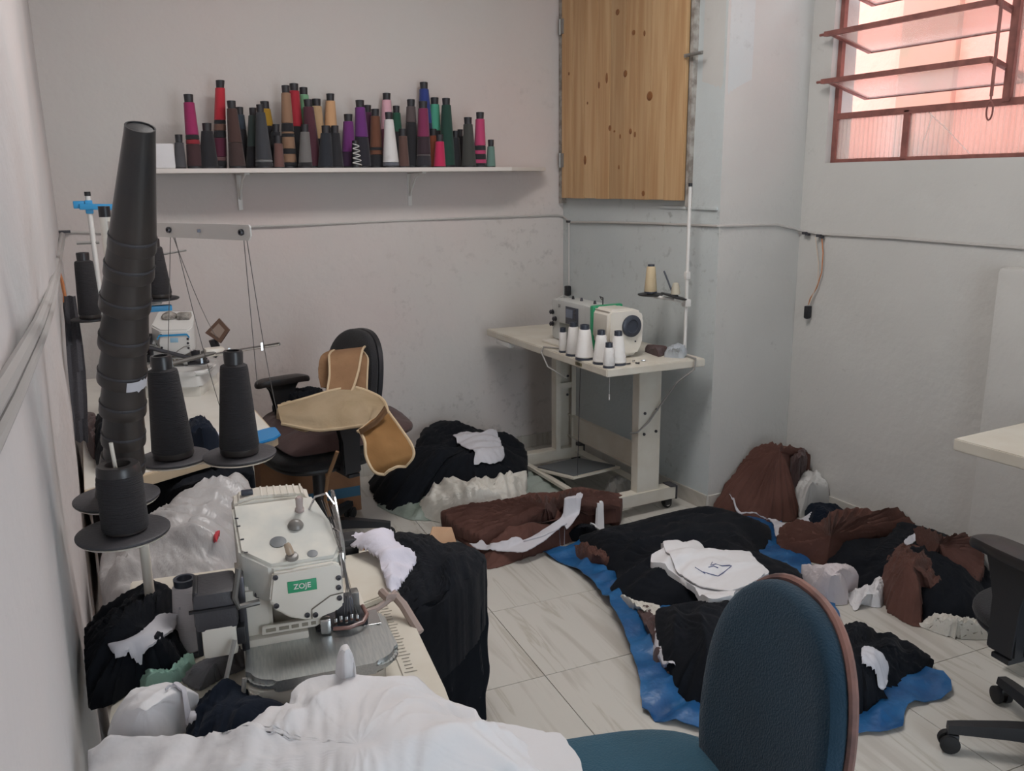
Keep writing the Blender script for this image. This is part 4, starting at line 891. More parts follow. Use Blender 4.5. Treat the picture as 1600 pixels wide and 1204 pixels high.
c2_ = aty(140, 379, 3.3); MB().tube([c2_+Vector((-.04, 0, 0)), c2_+Vector((.03, 0, .0))], .006, 6).build('cross_arm', M_wire, st2, world=True)
c3_ = aty(255, 398, 3.1); MB().tube([c3_+Vector((-.09, .03, -.012)), c3_+Vector((.075, 0, .012))], .004, 6).build('cross_arm', M_wire, st2, world=True)
MB().tube([c3_+Vector((-.035, 0, .03)), c3_+Vector((-.03, 0, -.03))], .005, 6).build('hook', M_chrome, st2, world=True)
dA = aty(142, 499, 3.15); dB = aty(251, 467, 3.1)
for D in (dA, dB):
    dl = MW[st2.name].inverted() @ D; dish(st2, dl, .06, m=M_blackp)
MB().tube([dA, (pa.x, pa.y, dA.z-.01), dB+Vector((0, 0, -.01))], .007, 6).build('dish_arms', M_whitep, st2, world=True)
MB().box(dB+Vector((-.03, -.02, -.028)), (.12, .03, .02), bev=.004).build('blue_clamp', M_blue_d, st2, world=True)
def plaincone(label, D, h, rb, rtp): return bcone(label, D, h, rb, rtp, group='black cones on the far thread stand')
plaincone('black thread cone on the far stand, right of the leaning stack', dB, .195, .037, .021)
t = plaincone('thick black thread cone on the far stand, left of the leaning stack', dA, .215, .034, .026)
# ================================================================== CHAIRS
def pad(outline, back, front, crown, fn, rings=7, edge=.012):
    """closed cushion from an outline; fn(u,v,w)->point. front surface crowned"""
    mb = MB(); n = len(outline); cu = sum(p[0] for p in outline)/n; cv = sum(p[1] for p in outline)/n; rows = []
    def ring(s, w): return [mb.bm.verts.new(fn(cu+(u-cu)*s, cv+(v-cv)*s, w)) for u, v in outline]
    sp = []
    for k in range(1, rings+1):
        s = k/rings*.95; sp.append((s, front+crown*(1-s*s)))
    sp += [(.985, front-edge*.3), (1.0, front-edge), (1.0, back+edge), (.985, back+edge*.3), (.95, back), (.5, back), (.1, back)]
    R = [ring(s, w) for s, w in sp]
    for a, b in zip(R, R[1:]):
        for i in range(n): mb.bm.faces.new((a[i], b[i], b[(i+1) % n], a[(i+1) % n]))
    mb.bm.faces.new(R[0]); mb.bm.faces.new(R[-1][::-1]); return mb
def superell(w, h, e=2.6, n=56, cy=0, taper=0):
    P = []
    for i in range(n):
        t = 2*pi*i/n; c, s = cos(t), sin(t); x = w/2*abs(c)**(2/e)*(1 if c >= 0 else -1); y = h/2*abs(s)**(2/e)*(1 if s >= 0 else -1)
        P.append((x*(1+taper*y/h), y+cy))
    return P
def office_chair(label, loc, rz, seat_z, sm_, bm_, back_w, back_h, back_z, back_y=-.23, arms=True, piping=None, seat_w=.48, seat_d=.46, base_rot=0, arm_x=.285, tilt=8, shell=None, arm_h=.20, lift_m=None, shell_t=.045):
    t = thing('office_chair', label, 'chair', loc, rz)
    shell = shell or M_blackp
    pad(superell(seat_w, seat_d, 3.2), seat_z-.055, seat_z-.02, .022, lambda u, v, w: Vector((u, v, w))).build('seat', sm_, t)
    pad(superell(seat_w*.97, seat_d*.97, 3.2), seat_z-.075, seat_z-.05, 0, lambda u, v, w: Vector((u, v, w))).build('seat_shell', shell, t)
    ta_ = radians(tilt)
    def bf(u, v, w):
        curve = -.35*u*u+.06*(v-back_z)**2   # concave towards the sitter
        y = back_y - (v-back_z)*math.tan(ta_) - curve*-1.0 + w; return Vector((u, y-.0, v))
    def bf2(u, v, w): return Vector((u, back_y-(v-back_z)*math.tan(ta_)+.55*u*u+w, v))
    ol = superell(back_w, back_h, 2.35, cy=back_z, taper=.10)
    pad(ol, -.02, .018, .010, bf2).build('backrest', bm_, t)
    ol2 = superell(back_w*1.0, back_h*1.0, 2.35, cy=back_z, taper=.10)
    pad(ol2, -shell_t, -.018, 0, bf2, edge=.004).build('back_shell', shell, t)
    if piping:
        P = [bf2(u*1.004, back_z+(v-back_z)*1.004, -.02) for u, v in ol]; P = P[42:]+P[:43]
        MB().tube(P, .0075, 8).build('edge_trim', piping, t)
    MB().tube([(0, -.05, seat_z-.085), (0, back_y-.03, seat_z-.07), (0, back_y-.075, seat_z), (0, back_y-.06-(-.05)*0, back_z-.03)], .02, 8).build('back_support', shell, t)
    MB().cyl((0, 0, .10), (0, 0, seat_z-.10), .028).cyl((0, 0, .25), (0, 0, seat_z-.08), .016).build('gas_lift', lift_m or M_blackp, t)
    MB().box((0, 0, seat_z-.088), (.16, .2, .03), bev=.006).build('tilt_mechanism', shell, t)
    MB().lathe([(.045, .06), (.05, .07), (.048, .11), (.035, .12)], n=20).build('hub', M_blackp, t)
    for k in range(5):
        a = base_rot+2*pi*k/5; d = Vector((cos(a), sin(a), 0)); e = Vector((-sin(a), cos(a), 0))
        arm = MB(); P = []
        for f, z, w, h in ((.03, .095, .026, .028), (.15, .09, .022, .022), (.27, .078, .018, .016), (.30, .074, .016, .014)):
            c = d*f; P.append([c+e*w+Vector((0, 0, z-h)), c+e*w*.8+Vector((0, 0, z+h*.6)), c-e*w*.8+Vector((0, 0, z+h*.6)), c-e*w+Vector((0, 0, z-h)), c+e*w+Vector((0, 0, z-h))])
        arm.grid(P); arm.bm.faces.new([v for v in arm.bm.verts][-5:-1]); ao = arm.build('base_arm', M_blackp, t)
        cc = d*.285; cs = MB().cyl(cc+Vector((0, 0, .07)), cc+Vector((0, 0, .05)), .009, n=8).box(cc+Vector((0, 0, .045)), (.03, .03, .022), rot=Matrix.Rotation(a, 3, 'Z'), bev=.006).build('caster', M_blackp, t)
        for sgn in (-1, 1): MB().lathe([(.010, -.010), (.024, -.009), (.026, -.003), (.026, .006), (.018, .010)], cc+e*(.015*sgn)+d*.008+Vector((0, 0, .027)), axis=e*sgn, n=18).build('wheel', M_rubber, cs)
    if arms:
        for sgn in (-1, 1):
            x = arm_x*sgn
            f = MB(); zt_ = seat_z+arm_h
            f.prism([(-.035, seat_z-.06), (.045, seat_z-.06), (.035, seat_z+.08), (.055, zt_-.045), (.085, zt_-.012), (-.075, zt_-.012), (-.045, zt_-.045), (-.028, seat_z+.08)], -.02, .02, m=Matrix.Translation((x, 0, 0)) @ Matrix(((0, 0, 1, 0), (1, 0, 0, 0), (0, 1, 0, 0), (0, 0, 0, 1))), bev=.006)
            f.box((x-.06*sgn, 0, seat_z-.07), (.16, .05, .014), bev=.003); f.build('armrest_support', shell, t)
            pad([(x+u, v) for u, v in superell(.085, .26, 2.8)], zt_-.014, zt_+.012, .006, lambda u, v, w: Vector((u, v, w+.35*0-.9*max(0, abs(v)-.07)**2*3))).build('arm_pad', mat('scuffed_black_plastic', '#2c2624', .42, hex2='#1e1d20', scale=14), t)
    return t
ch1 = office_chair('black office chair with brown cushion, at the back left table', (.93, 3.53, 0), radians(100), .47, M_bseat, M_bseat, .42, .46, .70, back_y=-.20, base_rot=radians(12+8), arm_h=.215, arm_x=.315)
ch3 = office_chair('black office chair cut off by the right edge of the picture', (2.25, 1.065, 0), radians(-8), .46, M_bseat, M_bseat, .42, .46, .80, base_rot=radians(145), arm_h=.20)
ch2 = office_chair('blue upholstered office chair with worn copper edge in the foreground', (.715, .945, 0), radians(74), .56, M_teal2, M_teal, .375, .50, .667, back_y=-.235, arms=False, piping=M_copper, seat_w=.50, seat_d=.50, base_rot=.3, shell_t=.028)
# right hand table
rt_ = thing('sewing_table', 'cream table top entering from the right edge over the black chair', 'table', (2.8, 1.2, 0))
MB().prism([(2.40, 1.59), (2.42, .45), (3.02, .45), (3.04, 1.585)], .722, .76, bev=.003).build('tabletop', M_cream, rt_, world=True, smooth=False)
MB().box((2.72, 1.0, .705), (.35, .8, .03)).build('under_tray', M_wire, rt_, world=True, smooth=False)
for y in (.6, 1.42): MB().box((2.9, y, .36), (.06, .05, .72), bev=.003).box((2.78, y, .07), (.5, .06, .05), bev=.004).build('leg', M_cream, rt_, world=True, smooth=False)
# ================================================================== CLOTH
def catmull(P, n):
    m = len(P); out = []
    seg = [(P[(i+1) % m]-P[i]).length for i in range(m)]; tot = sum(seg); acc = 0; i = 0
    for k in range(n):
        d = tot*k/n
        while acc+seg[i] < d: acc += seg[i]; i += 1
        t = (d-acc)/max(seg[i], 1e-9); p0, p1, p2, p3 = P[i-1], P[i], P[(i+1) % m], P[(i+2) % m]
        c = .5*((2*p1)+(-p0+p2)*t+(2*p0-5*p1+4*p2-p3)*t*t+(-p0+3*p1-3*p2+p3)*t**3)
        out.append(c.lerp(p1.lerp(p2, t), .45))
    return out
def fold(p, ang, f, seed, k=4.0):
    """sharp crested cloth folds running along 'ang'"""
    c, s = cos(ang), sin(ang); a = p.x*c+p.y*s; b = -p.x*s+p.y*c
    q = Vector((a*f/k, b*f, seed)); n = noise.noise(q)+.5*noise.noise(q*2.1+Vector((3, 1, 0)))
    return 1-abs(n)*2.2
def inroom(q):
    q.y = min(q.y, (YR if q.x > XA-.01 else YA)-.012); q.x = min(max(q.x, lx(q.y)+.014), XR-.012); return q
def heap(name, label, cat, m, pts, c, amp=.012, f=14, ang=.5, rag=.006, dome=2.0, pleat=0, pamp=.0, lump=.02, group=None, n=150, R=30, floor=None, back=.0, parent=None, k=4.0, seed=None, zs=None):
    """soft pile: rim points (px,py,z) and summit c (px,py,z) at true heights, falls to whatever is beneath"""
    seed = seed if seed is not None else random.uniform(0, 50)
    P = [Vector(atz(x, y, z)) if len((x, y, z)) == 3 else None for x, y, z in pts]
    Cc = atz(*c); O = catmull(P, n); mb = MB()
    cen = Vector((Cc.x, Cc.y, 0))
    for i, p in enumerate(O):
        d = Vector((p.x-cen.x, p.y-cen.y, 0)).normalized(); r = noise.noise(Vector((i*.9, seed, 0)))+.6*noise.noise(Vector((i*.31, seed, 5)))
        O[i] = p+d*rag*r*1.4 + Vector((0, 0, 0))
    rows = []
    for j in range(R+1):
        s = j/R; row = []
        for i, p in enumerate(O):
            q = Cc.lerp(p, s); z = p.z+(Cc.z-p.z)*(1-s**dome)
            th = 2*pi*i/n
            env = min(1, (1-s)*6)*min(1, s*6+.3)
            a_ = (amp*(fold(q, ang, f, seed, k)-.4)+min(amp*.42, .007)*(fold(q, ang+.25*sin(q.x*9+seed), f*2.7, seed+9, k*1.3)-.4)*min(1, s*2.5))*env
            if pleat:
                w = noise.noise(Vector((th*1.3 if th < pi else (2*pi-th)*1.3, seed, s)))*1.5
                a_ += pamp*(1-2*abs(sin(th*pleat/2+w)))*min(1, s*3)*min(1, (1-s)*5+.35)
            a_ += lump*noise.noise(q*6+Vector((seed, 0, 0)))*env
            z = max(z+a_, .004); row.append(inroom(Vector((q.x, q.y, z))))
        rows.append(row)
    rows[0] = [sum(rows[1], Vector())/n]*1
    V = [[mb.bm.verts.new(p) for p in row] for row in rows[1:]]; cv = mb.bm.verts.new(Vector((Cc.x, Cc.y, sum(p.z for p in rows[1])/n)))
    for i in range(n): mb.bm.faces.new((cv, V[0][i], V[0][(i+1) % n]))
    for a, b in zip(V, V[1:]):
        for i in range(n): mb.bm.faces.new((a[i], b[i], b[(i+1) % n], a[(i+1) % n]))
    # skirt to the floor
    base = 0.002 if floor is None else floor
    for s_, zf in ((1.004, .6), (.99, .0)):
        row = []
        for i, p in enumerate(O):
            q = cen.lerp(Vector((p.x, p.y, 0)), s_); row.append(mb.bm.verts.new(inroom(Vector((q.x, q.y, base+(max(p.z-base, 0))*zf)))))
        for i in range(n): mb.bm.faces.new((V[-1][i], row[i], row[(i+1) % n], V[-1][(i+1) % n]))
        V.append(row)
    mb.bm.faces.new(V[-1][::-1])
    o = mb.build(name, m, parent, angle=75)
    if parent is None: center_origin(o); tag(o, label, cat, group)
    bpy.context.view_layer.update(); return o
def sheet(name, label, cat, m, px, lift=.006, th=.004, amp=.004, f=16, rag=.003, group=None, n=96, R=14, ang=.3, puff=0, zfix=None, lump=0, k=4.0, seed=None, dz=None, parent=None, conform=True, hem=0):
    """cloth or paper lying on what is beneath it; outline px pixels land on the surfaces below"""
    seed = seed if seed is not None else random.uniform(0, 50)
    P = []
    for t in px:
        x, y = t[0], t[1]
        if len(t) > 2: P.append(atz(x, y, t[2]))
        else: P.append(hit(x, y, .0, default=atz(x, y, 0)))
    O = catmull(P, n); cen = sum(O, Vector())/n
    for i, p in enumerate(O):
        d = Vector((p.x-cen.x, p.y-cen.y, 0)).normalized(); O[i] = p+d*rag*(noise.noise(Vector((i*.8, seed, 0)))+.5*noise.noise(Vector((i*.25, seed, 9))))*1.5
    from mathutils.geometry import delaunay_2d_cdt
    per = sum((O[i]-O[(i+1) % n]).length for i in range(n)); xs = [p.x for p in O]; ys = [p.y for p in O]
    W_, H_ = max(xs)-min(xs), max(ys)-min(ys); g = max(.006, sqrt(W_*H_/(n*R)))
    V2 = [Vector((p.x, p.y)) for p in O]; nb_ = len(V2); pts = list(V2)
    y = min(ys); r_ = 0
    while y < max(ys):
        x = min(xs)+(g/2 if r_ % 2 else 0)
        while x < max(xs):
            q = Vector((x, y)); ins = False; k_ = n-1
            for i in range(n):
                a, b = V2[i], V2[k_]
                if (a.y > y) != (b.y > y) and x < (b.x-a.x)*(y-a.y)/(b.y-a.y)+a.x: ins = not ins
                k_ = i
            if ins and min((q-v).length_squared for v in V2) > (g*.5)**2: pts.append(q)
            x += g
        y += g*.87; r_ += 1
    vo, eo, fo, ov, _, _ = delaunay_2d_cdt(pts, [(i, (i+1) % nb_) for i in range(nb_)], [], 1, 1e-6)
    cnt = len(vo); zb = []; dist = []; fl = []
    for v in vo:
        ws = 0; wz = 0; dm = 9
        for p in O[::2]:
            d2 = (p.x-v.x)**2+(p.y-v.y)**2+1e-6; w = 1/d2**1.5; ws += w; wz += w*p.z; dm = min(dm, d2)
        zl = wz/ws; dist.append(sqrt(dm))
        zd = drop((v.x, v.y, zl+.35)) if conform else -9
        if conform and zd > zl+.12: zd = zl
        fl.append(zd); zb.append(max(zd, zl-.03) if conform else zl)
    nbr = [set() for _ in range(cnt)]
    for f_ in fo:
        for a in range(len(f_)): nbr[f_[a]].add(f_[a-1]); nbr[f_[a-1]].add(f_[a])
    for it in range(3):
        zb = [(zb[i]*2+sum(zb[k] for k in nbr[i]))/(2+len(nbr[i])) if nbr[i] else zb[i] for i in range(cnt)]
    if conform:
        fx = [max([fl[i]]+[fl[k] for k in nbr[i]]) for i in range(cnt)]
    else: fx = fl
    dmx = max(dist); mb = MB(); T_ = []
    for i, v in enumerate(vo):
        env = min(1, dist[i]/(dmx*.35)+.25); q = Vector((v.x, v.y, zb[i]))
        h = lift+amp*(fold(q, ang, f, seed, k)-.2)*env+puff*(1-(1-dist[i]/dmx)**2.2)+lump*noise.noise(q*9+Vector((seed, 0, 0)))*env
        T_.append(Vector((v.x, v.y, max(zb[i], fx[i])+max(h, .002))))
    V = [mb.bm.verts.new(p) for p in T_]; W = [mb.bm.verts.new(p-Vector((0, 0, th))) for p in T_]; ec = {}
    for f_ in fo:
        try: mb.bm.faces.new([V[a] for a in f_]); mb.bm.faces.new([W[a] for a in f_[::-1]])
        except Exception: continue
        for a in range(len(f_)):
            e_ = (f_[a-1], f_[a]); ke = tuple(sorted(e_)); ec.setdefault(ke, []).append(e_)
    for ke, l_ in ec.items():
        if len(l_) == 1:
            a, b = l_[0]; mb.bm.faces.new((V[a], W[a], W[b], V[b]))
    for v in [v for v in mb.bm.verts if not v.link_faces]: mb.bm.verts.remove(v)
    o = mb.build(name, m, parent, angle=60, world=True)
    if parent is None: center_origin(o); tag(o, label, cat, group)
    bpy.context.view_layer.update(); return o
# ---- blue tarp under the middle pile
sheet('blue_tarp', 'crumpled blue plastic tarp spread on the tiles under the middle garment pile', 'tarp', M_tarp,
      [(850, 866, 0), (905, 850, 0), (960, 830, 0), (1060, 812, 0), (1150, 812, 0), (1215, 815, 0), (1250, 860, 0), (1300, 930, 0), (1330, 1000, 0), (1435, 1036, .02), (1476, 1056, .02), (1486, 1082, 0), (1465, 1096, 0), (1418, 1106, 0), (1408, 1138, 0), (1330, 1152, 0), (1230, 1158, 0), (1140, 1150, 0), (1050, 1135, .0), (1004, 1116, .0), (999, 1060, .03), (975, 985, .04), (940, 925, .03), (895, 888, .01)],
      lift=.012, th=.003, amp=.03, f=13, rag=.010, n=170, R=40, conform=False, lump=.03)
# ---- pile against the back wall
sack = heap('green_sack', 'green and white woven sack lying under the back pile', 'sack', mat('green_sack', '#6f7d72', .6, hex2='#9aa39c', scale=5, bump=.3), [(590, 790, 0), (640, 812, 0), (700, 812, 0), (860, 790, 0), (905, 778, 0), (870, 742, .03), (830, 735, .05), (700, 740, .06), (620, 760, .04)], (740, 765, .09), rag=.004)
cw_ = heap('white_garment_pile', 'bunch of white garments under the front of the black back pile', 'garments', M_crm, [(650, 805, .0), (690, 818, .0), (740, 828, .0), (812, 815, .0), (835, 790, .03), (822, 765, .10), (822, 735, .14), (780, 745, .15), (700, 750, .14), (665, 765, .08)], (750, 765, .19), amp=.022, f=16, ang=1.3, rag=.006, lump=.03)
heap('black_garment_pile', 'big heap of black garments against the back wall, a white paper on top', 'garments', M_blk,
     [(577, 752, .02), (586, 778, .01), (610, 800, .0), (650, 790, .03), (662, 770, .08), (700, 766, .10), (745, 770, .11), (790, 760, .11), (818, 742, .11), (824, 715, .13), (816, 692, .16), (795, 680, .19), (770, 676, .22), (742, 668, .25), (715, 658, .27), (688, 657, .27), (664, 668, .25), (650, 690, .20), (645, 715, .13), (610, 738, .06)],
     (735, 700, .27), amp=.028, f=11, ang=.2, rag=.016, dome=2.4, lump=.03, n=190)
sheet('paper_pattern', 'white cloth square lying on the black heap by the back wall', 'cloth', M_wht2, [(708, 684), (722, 678), (750, 680), (775, 675), (784, 700), (788, 724), (765, 730), (741, 731), (742, 712), (724, 702)], lift=.014, amp=.004)
# ---- brown pile in front of it
heap('brown_garment_pile', 'long heap of brown garments in front of the black back pile', 'garments', M_brn,
     [(690, 798, .08), (700, 822, .04), (735, 855, .01), (765, 889, .0), (820, 873, .0), (880, 852, .0), (918, 835, .0), (922, 815, .03), (915, 800, .05), (930, 790, .08), (968, 796, .08), (970, 772, .12), (940, 766, .14), (905, 760, .15), (870, 768, .15), (830, 770, .15), (790, 780, .13), (730, 788, .11)],
     (830, 815, .13), amp=.026, f=11, ang=-.15, rag=.010, dome=1.5, k=4, n=200, lump=.03, seed=4)
heap('brown_bundle', 'gathered brown bundle lying on the long brown heap', 'garments', M_brn, [(694, 800, .10), (715, 822, .08), (750, 834, .08), (800, 832, .08), (845, 818, .09), (872, 800, .11), (868, 778, .15), (838, 772, .17), (790, 782, .15), (730, 790, .13)], (852, 795, .185), amp=.012, f=16, ang=.1, pleat=30, pamp=.013, rag=.006, floor=.03, dome=1.15, n=240)
heap('brown_bundle', 'second gathered brown bundle at the table end of the long brown heap', 'garments', M_brn, [(874, 800, .11), (905, 800, .10), (940, 796, .10), (968, 792, .10), (966, 774, .13), (938, 768, .16), (905, 762, .17), (880, 768, .17), (868, 782, .15)], (884, 784, .19), amp=.010, f=16, ang=.1, pleat=22, pamp=.012, rag=.006, floor=.03, dome=1.2, n=200)
sheet('white_cloth_strip', 'long white cloth strip laid diagonally across the long brown heap', 'cloth', M_wht2, [(x, y, z) for x, y, z in ((733, 842, .07), (745, 843, .07), (752, 836, .08), (762, 845, .075), (790, 845, .08), (830, 832, .10), (880, 800, .14), (911, 776, .18), (905, 796, .15), (886, 820, .12), (880, 814, .12), (850, 838, .10), (818, 855, .08), (770, 853, .07), (745, 850, .065))], lift=.012, amp=.002, n=130, R=20)
sheet('white_cloth_corner', 'white cloth edge sticking out at the foot of the long brown heap', 'cloth', M_wht2, [(818, 872, 0), (835, 860, .02), (880, 850, .02), (885, 855, 0), (850, 868, 0)], lift=.004, amp=.002)
heap('black_garment_end', 'small black cloth end between the brown heap and the blue tarp', 'cloth', M_blk, [(895, 822, 0), (925, 826, 0), (940, 838, 0), (918, 845, 0), (880, 845, 0)], (912, 825, .07), rag=.003, lump=.01)
sheet('white_cloth', 'white cloth bit at the far left corner of the middle pile', 'cloth', M_wht, [(918, 828, .01), (940, 824, .02), (962, 828, .02), (950, 838, .01), (925, 838, 0)], lift=.01)
# ---- middle pile on the tarp
heap('black_garment_pile', 'wide flat heap of black garments on the blue tarp', 'garments', M_blk,
     [(905, 838, .03), (945, 825, .05), (1000, 812, .08), (1060, 797, .10), (1105, 790, .10), (1150, 800, .08), (1200, 820, .04), (1205, 840, .02), (1185, 868, .03), (1230, 880, .08), (1255, 900, .08), (1240, 940, .07), (1200, 960, .06), (1100, 960, .06), (1030, 955, .05), (975, 940, .04), (955, 920, .04), (965, 895, .05), (925, 870, .02)],
     (1050, 870, .17), amp=.016, f=8, ang=-.1, rag=.006, dome=2.2, lump=.02, n=190)
heap('brown_cloth', 'small crumpled brown cloth at the left edge of the middle pile', 'cloth', M_brn, [(893, 852, .01), (915, 852, .04), (945, 862, .06), (962, 876, .05), (950, 890, .02), (920, 885, .01), (900, 870, .0)], (930, 868, .08), amp=.015, f=26, rag=.005, n=100)
heap('dark_garment_pile', 'stack of folded black garments in front of the flat heap, behind the blue chair', 'garments', M_blk,
     [(1028, 950, .12), (1090, 938, .15), (1160, 930, .16), (1240, 960, .14), (1250, 1060, .05), (1180, 1120, .0), (1130, 1130, .0), (1085, 1112, .0), (1060, 1085, .02), (1050, 1050, .06), (1035, 1015, .09), (1025, 975, .11)],
     (1120, 985, .20), amp=.02, f=9, ang=1.0, rag=.007, lump=.02)
heap('dark_brown_cloth', 'dark brown cloth squeezed out under the black stack on the tarp', 'cloth', M_cush, [(982, 945, .02), (1010, 945, .06), (1030, 975, .05), (1030, 1010, .03), (1065, 1050, .02), (1110, 1085, .0), (1105, 1112, .0), (1060, 1092, .0), (1020, 1050, .0), (1010, 1000, .0)], (1025, 1010, .07), amp=.016, f=20, rag=.004)
heap('cream_garment', 'cream ribbed garment poking out at the left of the black stack', 'cloth', M_crm, [(962, 925, .05), (985, 935, .05), (1030, 945, .08), (1028, 955, .08), (1025, 975, .05), (1000, 960, .03), (980, 952, .03)], (1000, 945, .10), amp=.012, f=30, rag=.004, n=110)
heap('white_garment', 'white cloth spilling below the black stack onto the blue tarp', 'cloth', M_wht2, [(1022, 975, .07), (1035, 978, .08), (1038, 1005, .06), (1060, 1020, .06), (1068, 1040, .05), (1108, 1055, .04), (1112, 1072, .02), (1090, 1075, .01), (1060, 1060, .01), (1030, 1048, .01), (1018, 1030, .02), (1015, 1000, .04)], (1045, 1035, .09), amp=.012, f=22, rag=.005, n=120)
heap('black_garment_pile', 'fringed black garments to the right of the blue chair back', 'garments', M_blk,
     [(1300, 985, .08), (1345, 970, .10), (1370, 985, .09), (1400, 992, .08), (1430, 1010, .06), (1455, 1032, .03), (1425, 1052, .03), (1400, 1080, .01), (1375, 1108, .0), (1330, 1125, .0), (1280, 1130, .0), (1250, 1050, .06)],
     (1340, 1020, .14), amp=.02, f=16, rag=.014, lump=.03)
sheet('white_label_cloth', 'small white cloth scrap on the fringed black garments', 'cloth', M_wht2, [(1345, 1037, .1), (1360, 1036, .1), (1388, 1048, .08), (1382, 1068, .08), (1366, 1060, .09), (1345, 1052, .1)], lift=.012)
ps_ = sheet('cut_cloth_stack', 'stack of white cut cloth pieces with a pen sketch on the flat black heap', 'cloth', M_wht, [(x, y, .17) for x, y in ((1018, 866), (1037, 864), (1033, 850), (1045, 844), (1068, 852), (1080, 843), (1110, 858), (1145, 862), (1172, 858), (1178, 868), (1198, 882), (1202, 888), (1175, 905), (1150, 925), (1142, 940), (1110, 945), (1098, 935), (1085, 910), (1050, 888), (1020, 876))], lift=.014, th=.024, amp=.004, rag=.004)
sheet('cut_cloth', 'top piece of the white cut cloth stack lying slightly askew', 'cloth', M_wht, [(x, y, .19) for x, y in ((1040, 862), (1036, 848), (1050, 843), (1085, 856), (1170, 862), (1196, 884), (1172, 902), (1140, 912), (1095, 905), (1060, 885))], lift=.006, th=.004, amp=.003, rag=.003)
def pen(px, w=.0016, par=ps_, m=mat('blue_ink', '#3a4878', .6)):
    P = [hit(x, y, .001) for x, y in px]; return MB().tube(P, w, 4).build('pen_line', m, par, world=True)
pen([(1113, 878), (1110, 883), (1118, 881), (1128, 884), (1140, 883), (1143, 884), (1132, 893), (1122, 900), (1108, 896), (1098, 893)]); pen([(1107, 886), (1115, 884), (1122, 887)]); pen([(1086, 886), (1094, 891), (1102, 896)])
def tint(): pass
# blue patch of tarp stays visible; brown corner pile by the return wall
heap('brown_garment_bundle', 'tall gathered brown bundle in the right hand corner', 'garments', M_brn,
     [(1112, 778, .04), (1122, 798, .02), (1160, 808, .01), (1200, 814, .01), (1240, 812, .01), (1246, 790, .06), (1240, 758, .12), (1262, 735, .16), (1266, 712, .25), (1252, 700, .29), (1225, 695, .305), (1195, 693, .305), (1170, 706, .255), (1148, 725, .19), (1128, 750, .11)],
     (1218, 706, .30), amp=.010, f=14, ang=1.2, pleat=30, pamp=.012, rag=.006, dome=1.4, n=240, lump=.012)
heap('dark_brown_ruffle', 'ruffled dark brown cloth end on top of the corner bundle', 'cloth', M_cush, [(1232, 706, .26), (1258, 698, .26), (1267, 712, .23), (1262, 732, .18), (1245, 745, .17), (1238, 725, .24)], (1250, 715, .28), amp=.014, f=40, rag=.008, floor=.12, n=90)
heap('white_plastic_bag', 'crumpled white plastic bag leaning on the corner bundle', 'bag', mat('white_film', '#ccccca', .35, bump=.5, bscale=20), [(1240, 765, .10), (1252, 742, .15), (1268, 734, .17), (1290, 748, .14), (1302, 765, .09), (1298, 785, .04), (1285, 800, .01), (1250, 805, .01), (1240, 790, .04)], (1268, 755, .17), amp=.016, f=22, lump=.025, rag=.003, n=110)
sheet('white_cloth', 'white cloth strip edging the corner bundle on the tiles', 'cloth', M_wht2, [(1138, 800, .01), (1155, 805, .02), (1185, 812, .02), (1215, 815, .03), (1240, 808, .05), (1285, 792, .06), (1286, 818, .02), (1250, 822, .01), (1228, 835, .01), (1212, 848, .0), (1208, 830, .0), (1195, 820, .0), (1160, 816, 0)], lift=.02, amp=.01, f=20)
heap('navy_cloth', 'navy cloth behind the knotted brown bundles', 'cloth', M_navy, [(1258, 790, .04), (1280, 786, .06), (1310, 790, .05), (1330, 810, .03), (1290, 830, .02), (1262, 815, .02)], (1290, 800, .08), rag=.003, n=90)
# knotted brown bundles along the right wall
heap('black_garment_pile', 'black garments under the two knotted brown bundles by the right wall', 'garments', M_blk,
     [(1280, 850, .03), (1330, 830, .08), (1400, 812, .10), (1440, 822, .10), (1520, 850, .08), (1545, 890, .06), (1560, 940, .02), (1540, 975, .0), (1480, 980, .0), (1440, 975, .0), (1400, 930, .01), (1345, 922, .0), (1325, 905, .0), (1300, 885, .02)],
     (1440, 870, .14), amp=.018, f=12, rag=.008, n=160)
heap('brown_garment_bundle', 'knotted brown bundle, pleats fanning from a pinched middle, nearer the corner', 'garments', M_brn,
     [(1214, 838, .03), (1222, 820, .06), (1245, 812, .08), (1270, 818, .09), (1290, 808, .11), (1300, 797, .13), (1345, 792, .15), (1372, 798, .15), (1398, 792, .15), (1422, 800, .13), (1430, 822, .10), (1405, 835, .09), (1360, 850, .06), (1325, 868, .03), (1290, 880, .01), (1245, 872, .0), (1220, 858, .01)],
     (1298, 838, .13), amp=.006, f=20, pleat=34, pamp=.014, rag=.008, dome=1.1, n=260, lump=.012)
heap('brown_garment_bundle', 'knotted brown bundle fanning to the right, beside the black chair', 'garments', M_brn,
     [(1428, 825, .14), (1455, 828, .16), (1480, 838, .17), (1505, 832, .17), (1530, 845, .15), (1538, 880, .11), (1525, 905, .08), (1498, 898, .08), (1470, 880, .09), (1445, 870, .10), (1428, 850, .11)],
     (1468, 850, .19), amp=.006, f=20, pleat=26, pamp=.014, rag=.006, dome=1.1, n=220, floor=.03)
heap('brown_garment_bundle', 'crumpled brown bundle with folds hanging down in front of the black garments', 'garments', M_brn,
     [(1378, 890, .08), (1390, 862, .13), (1412, 848, .15), (1440, 855, .15), (1460, 878, .13), (1462, 900, .10), (1498, 928, .05), (1470, 945, .03), (1444, 938, .03), (1440, 980, .0), (1418, 975, .0), (1390, 955, .01), (1378, 925, .03)],
     (1425, 885, .18), amp=.024, f=20, ang=.4, rag=.007, dome=1.6, n=170)
sheet('white_cloth', 'small white cloth tip between the two knotted brown bundles', 'cloth', M_wht2, [(1412, 848, .16), (1428, 836, .17), (1430, 848, .15), (1418, 855, .15)], lift=.01, n=40, R=6, conform=False)
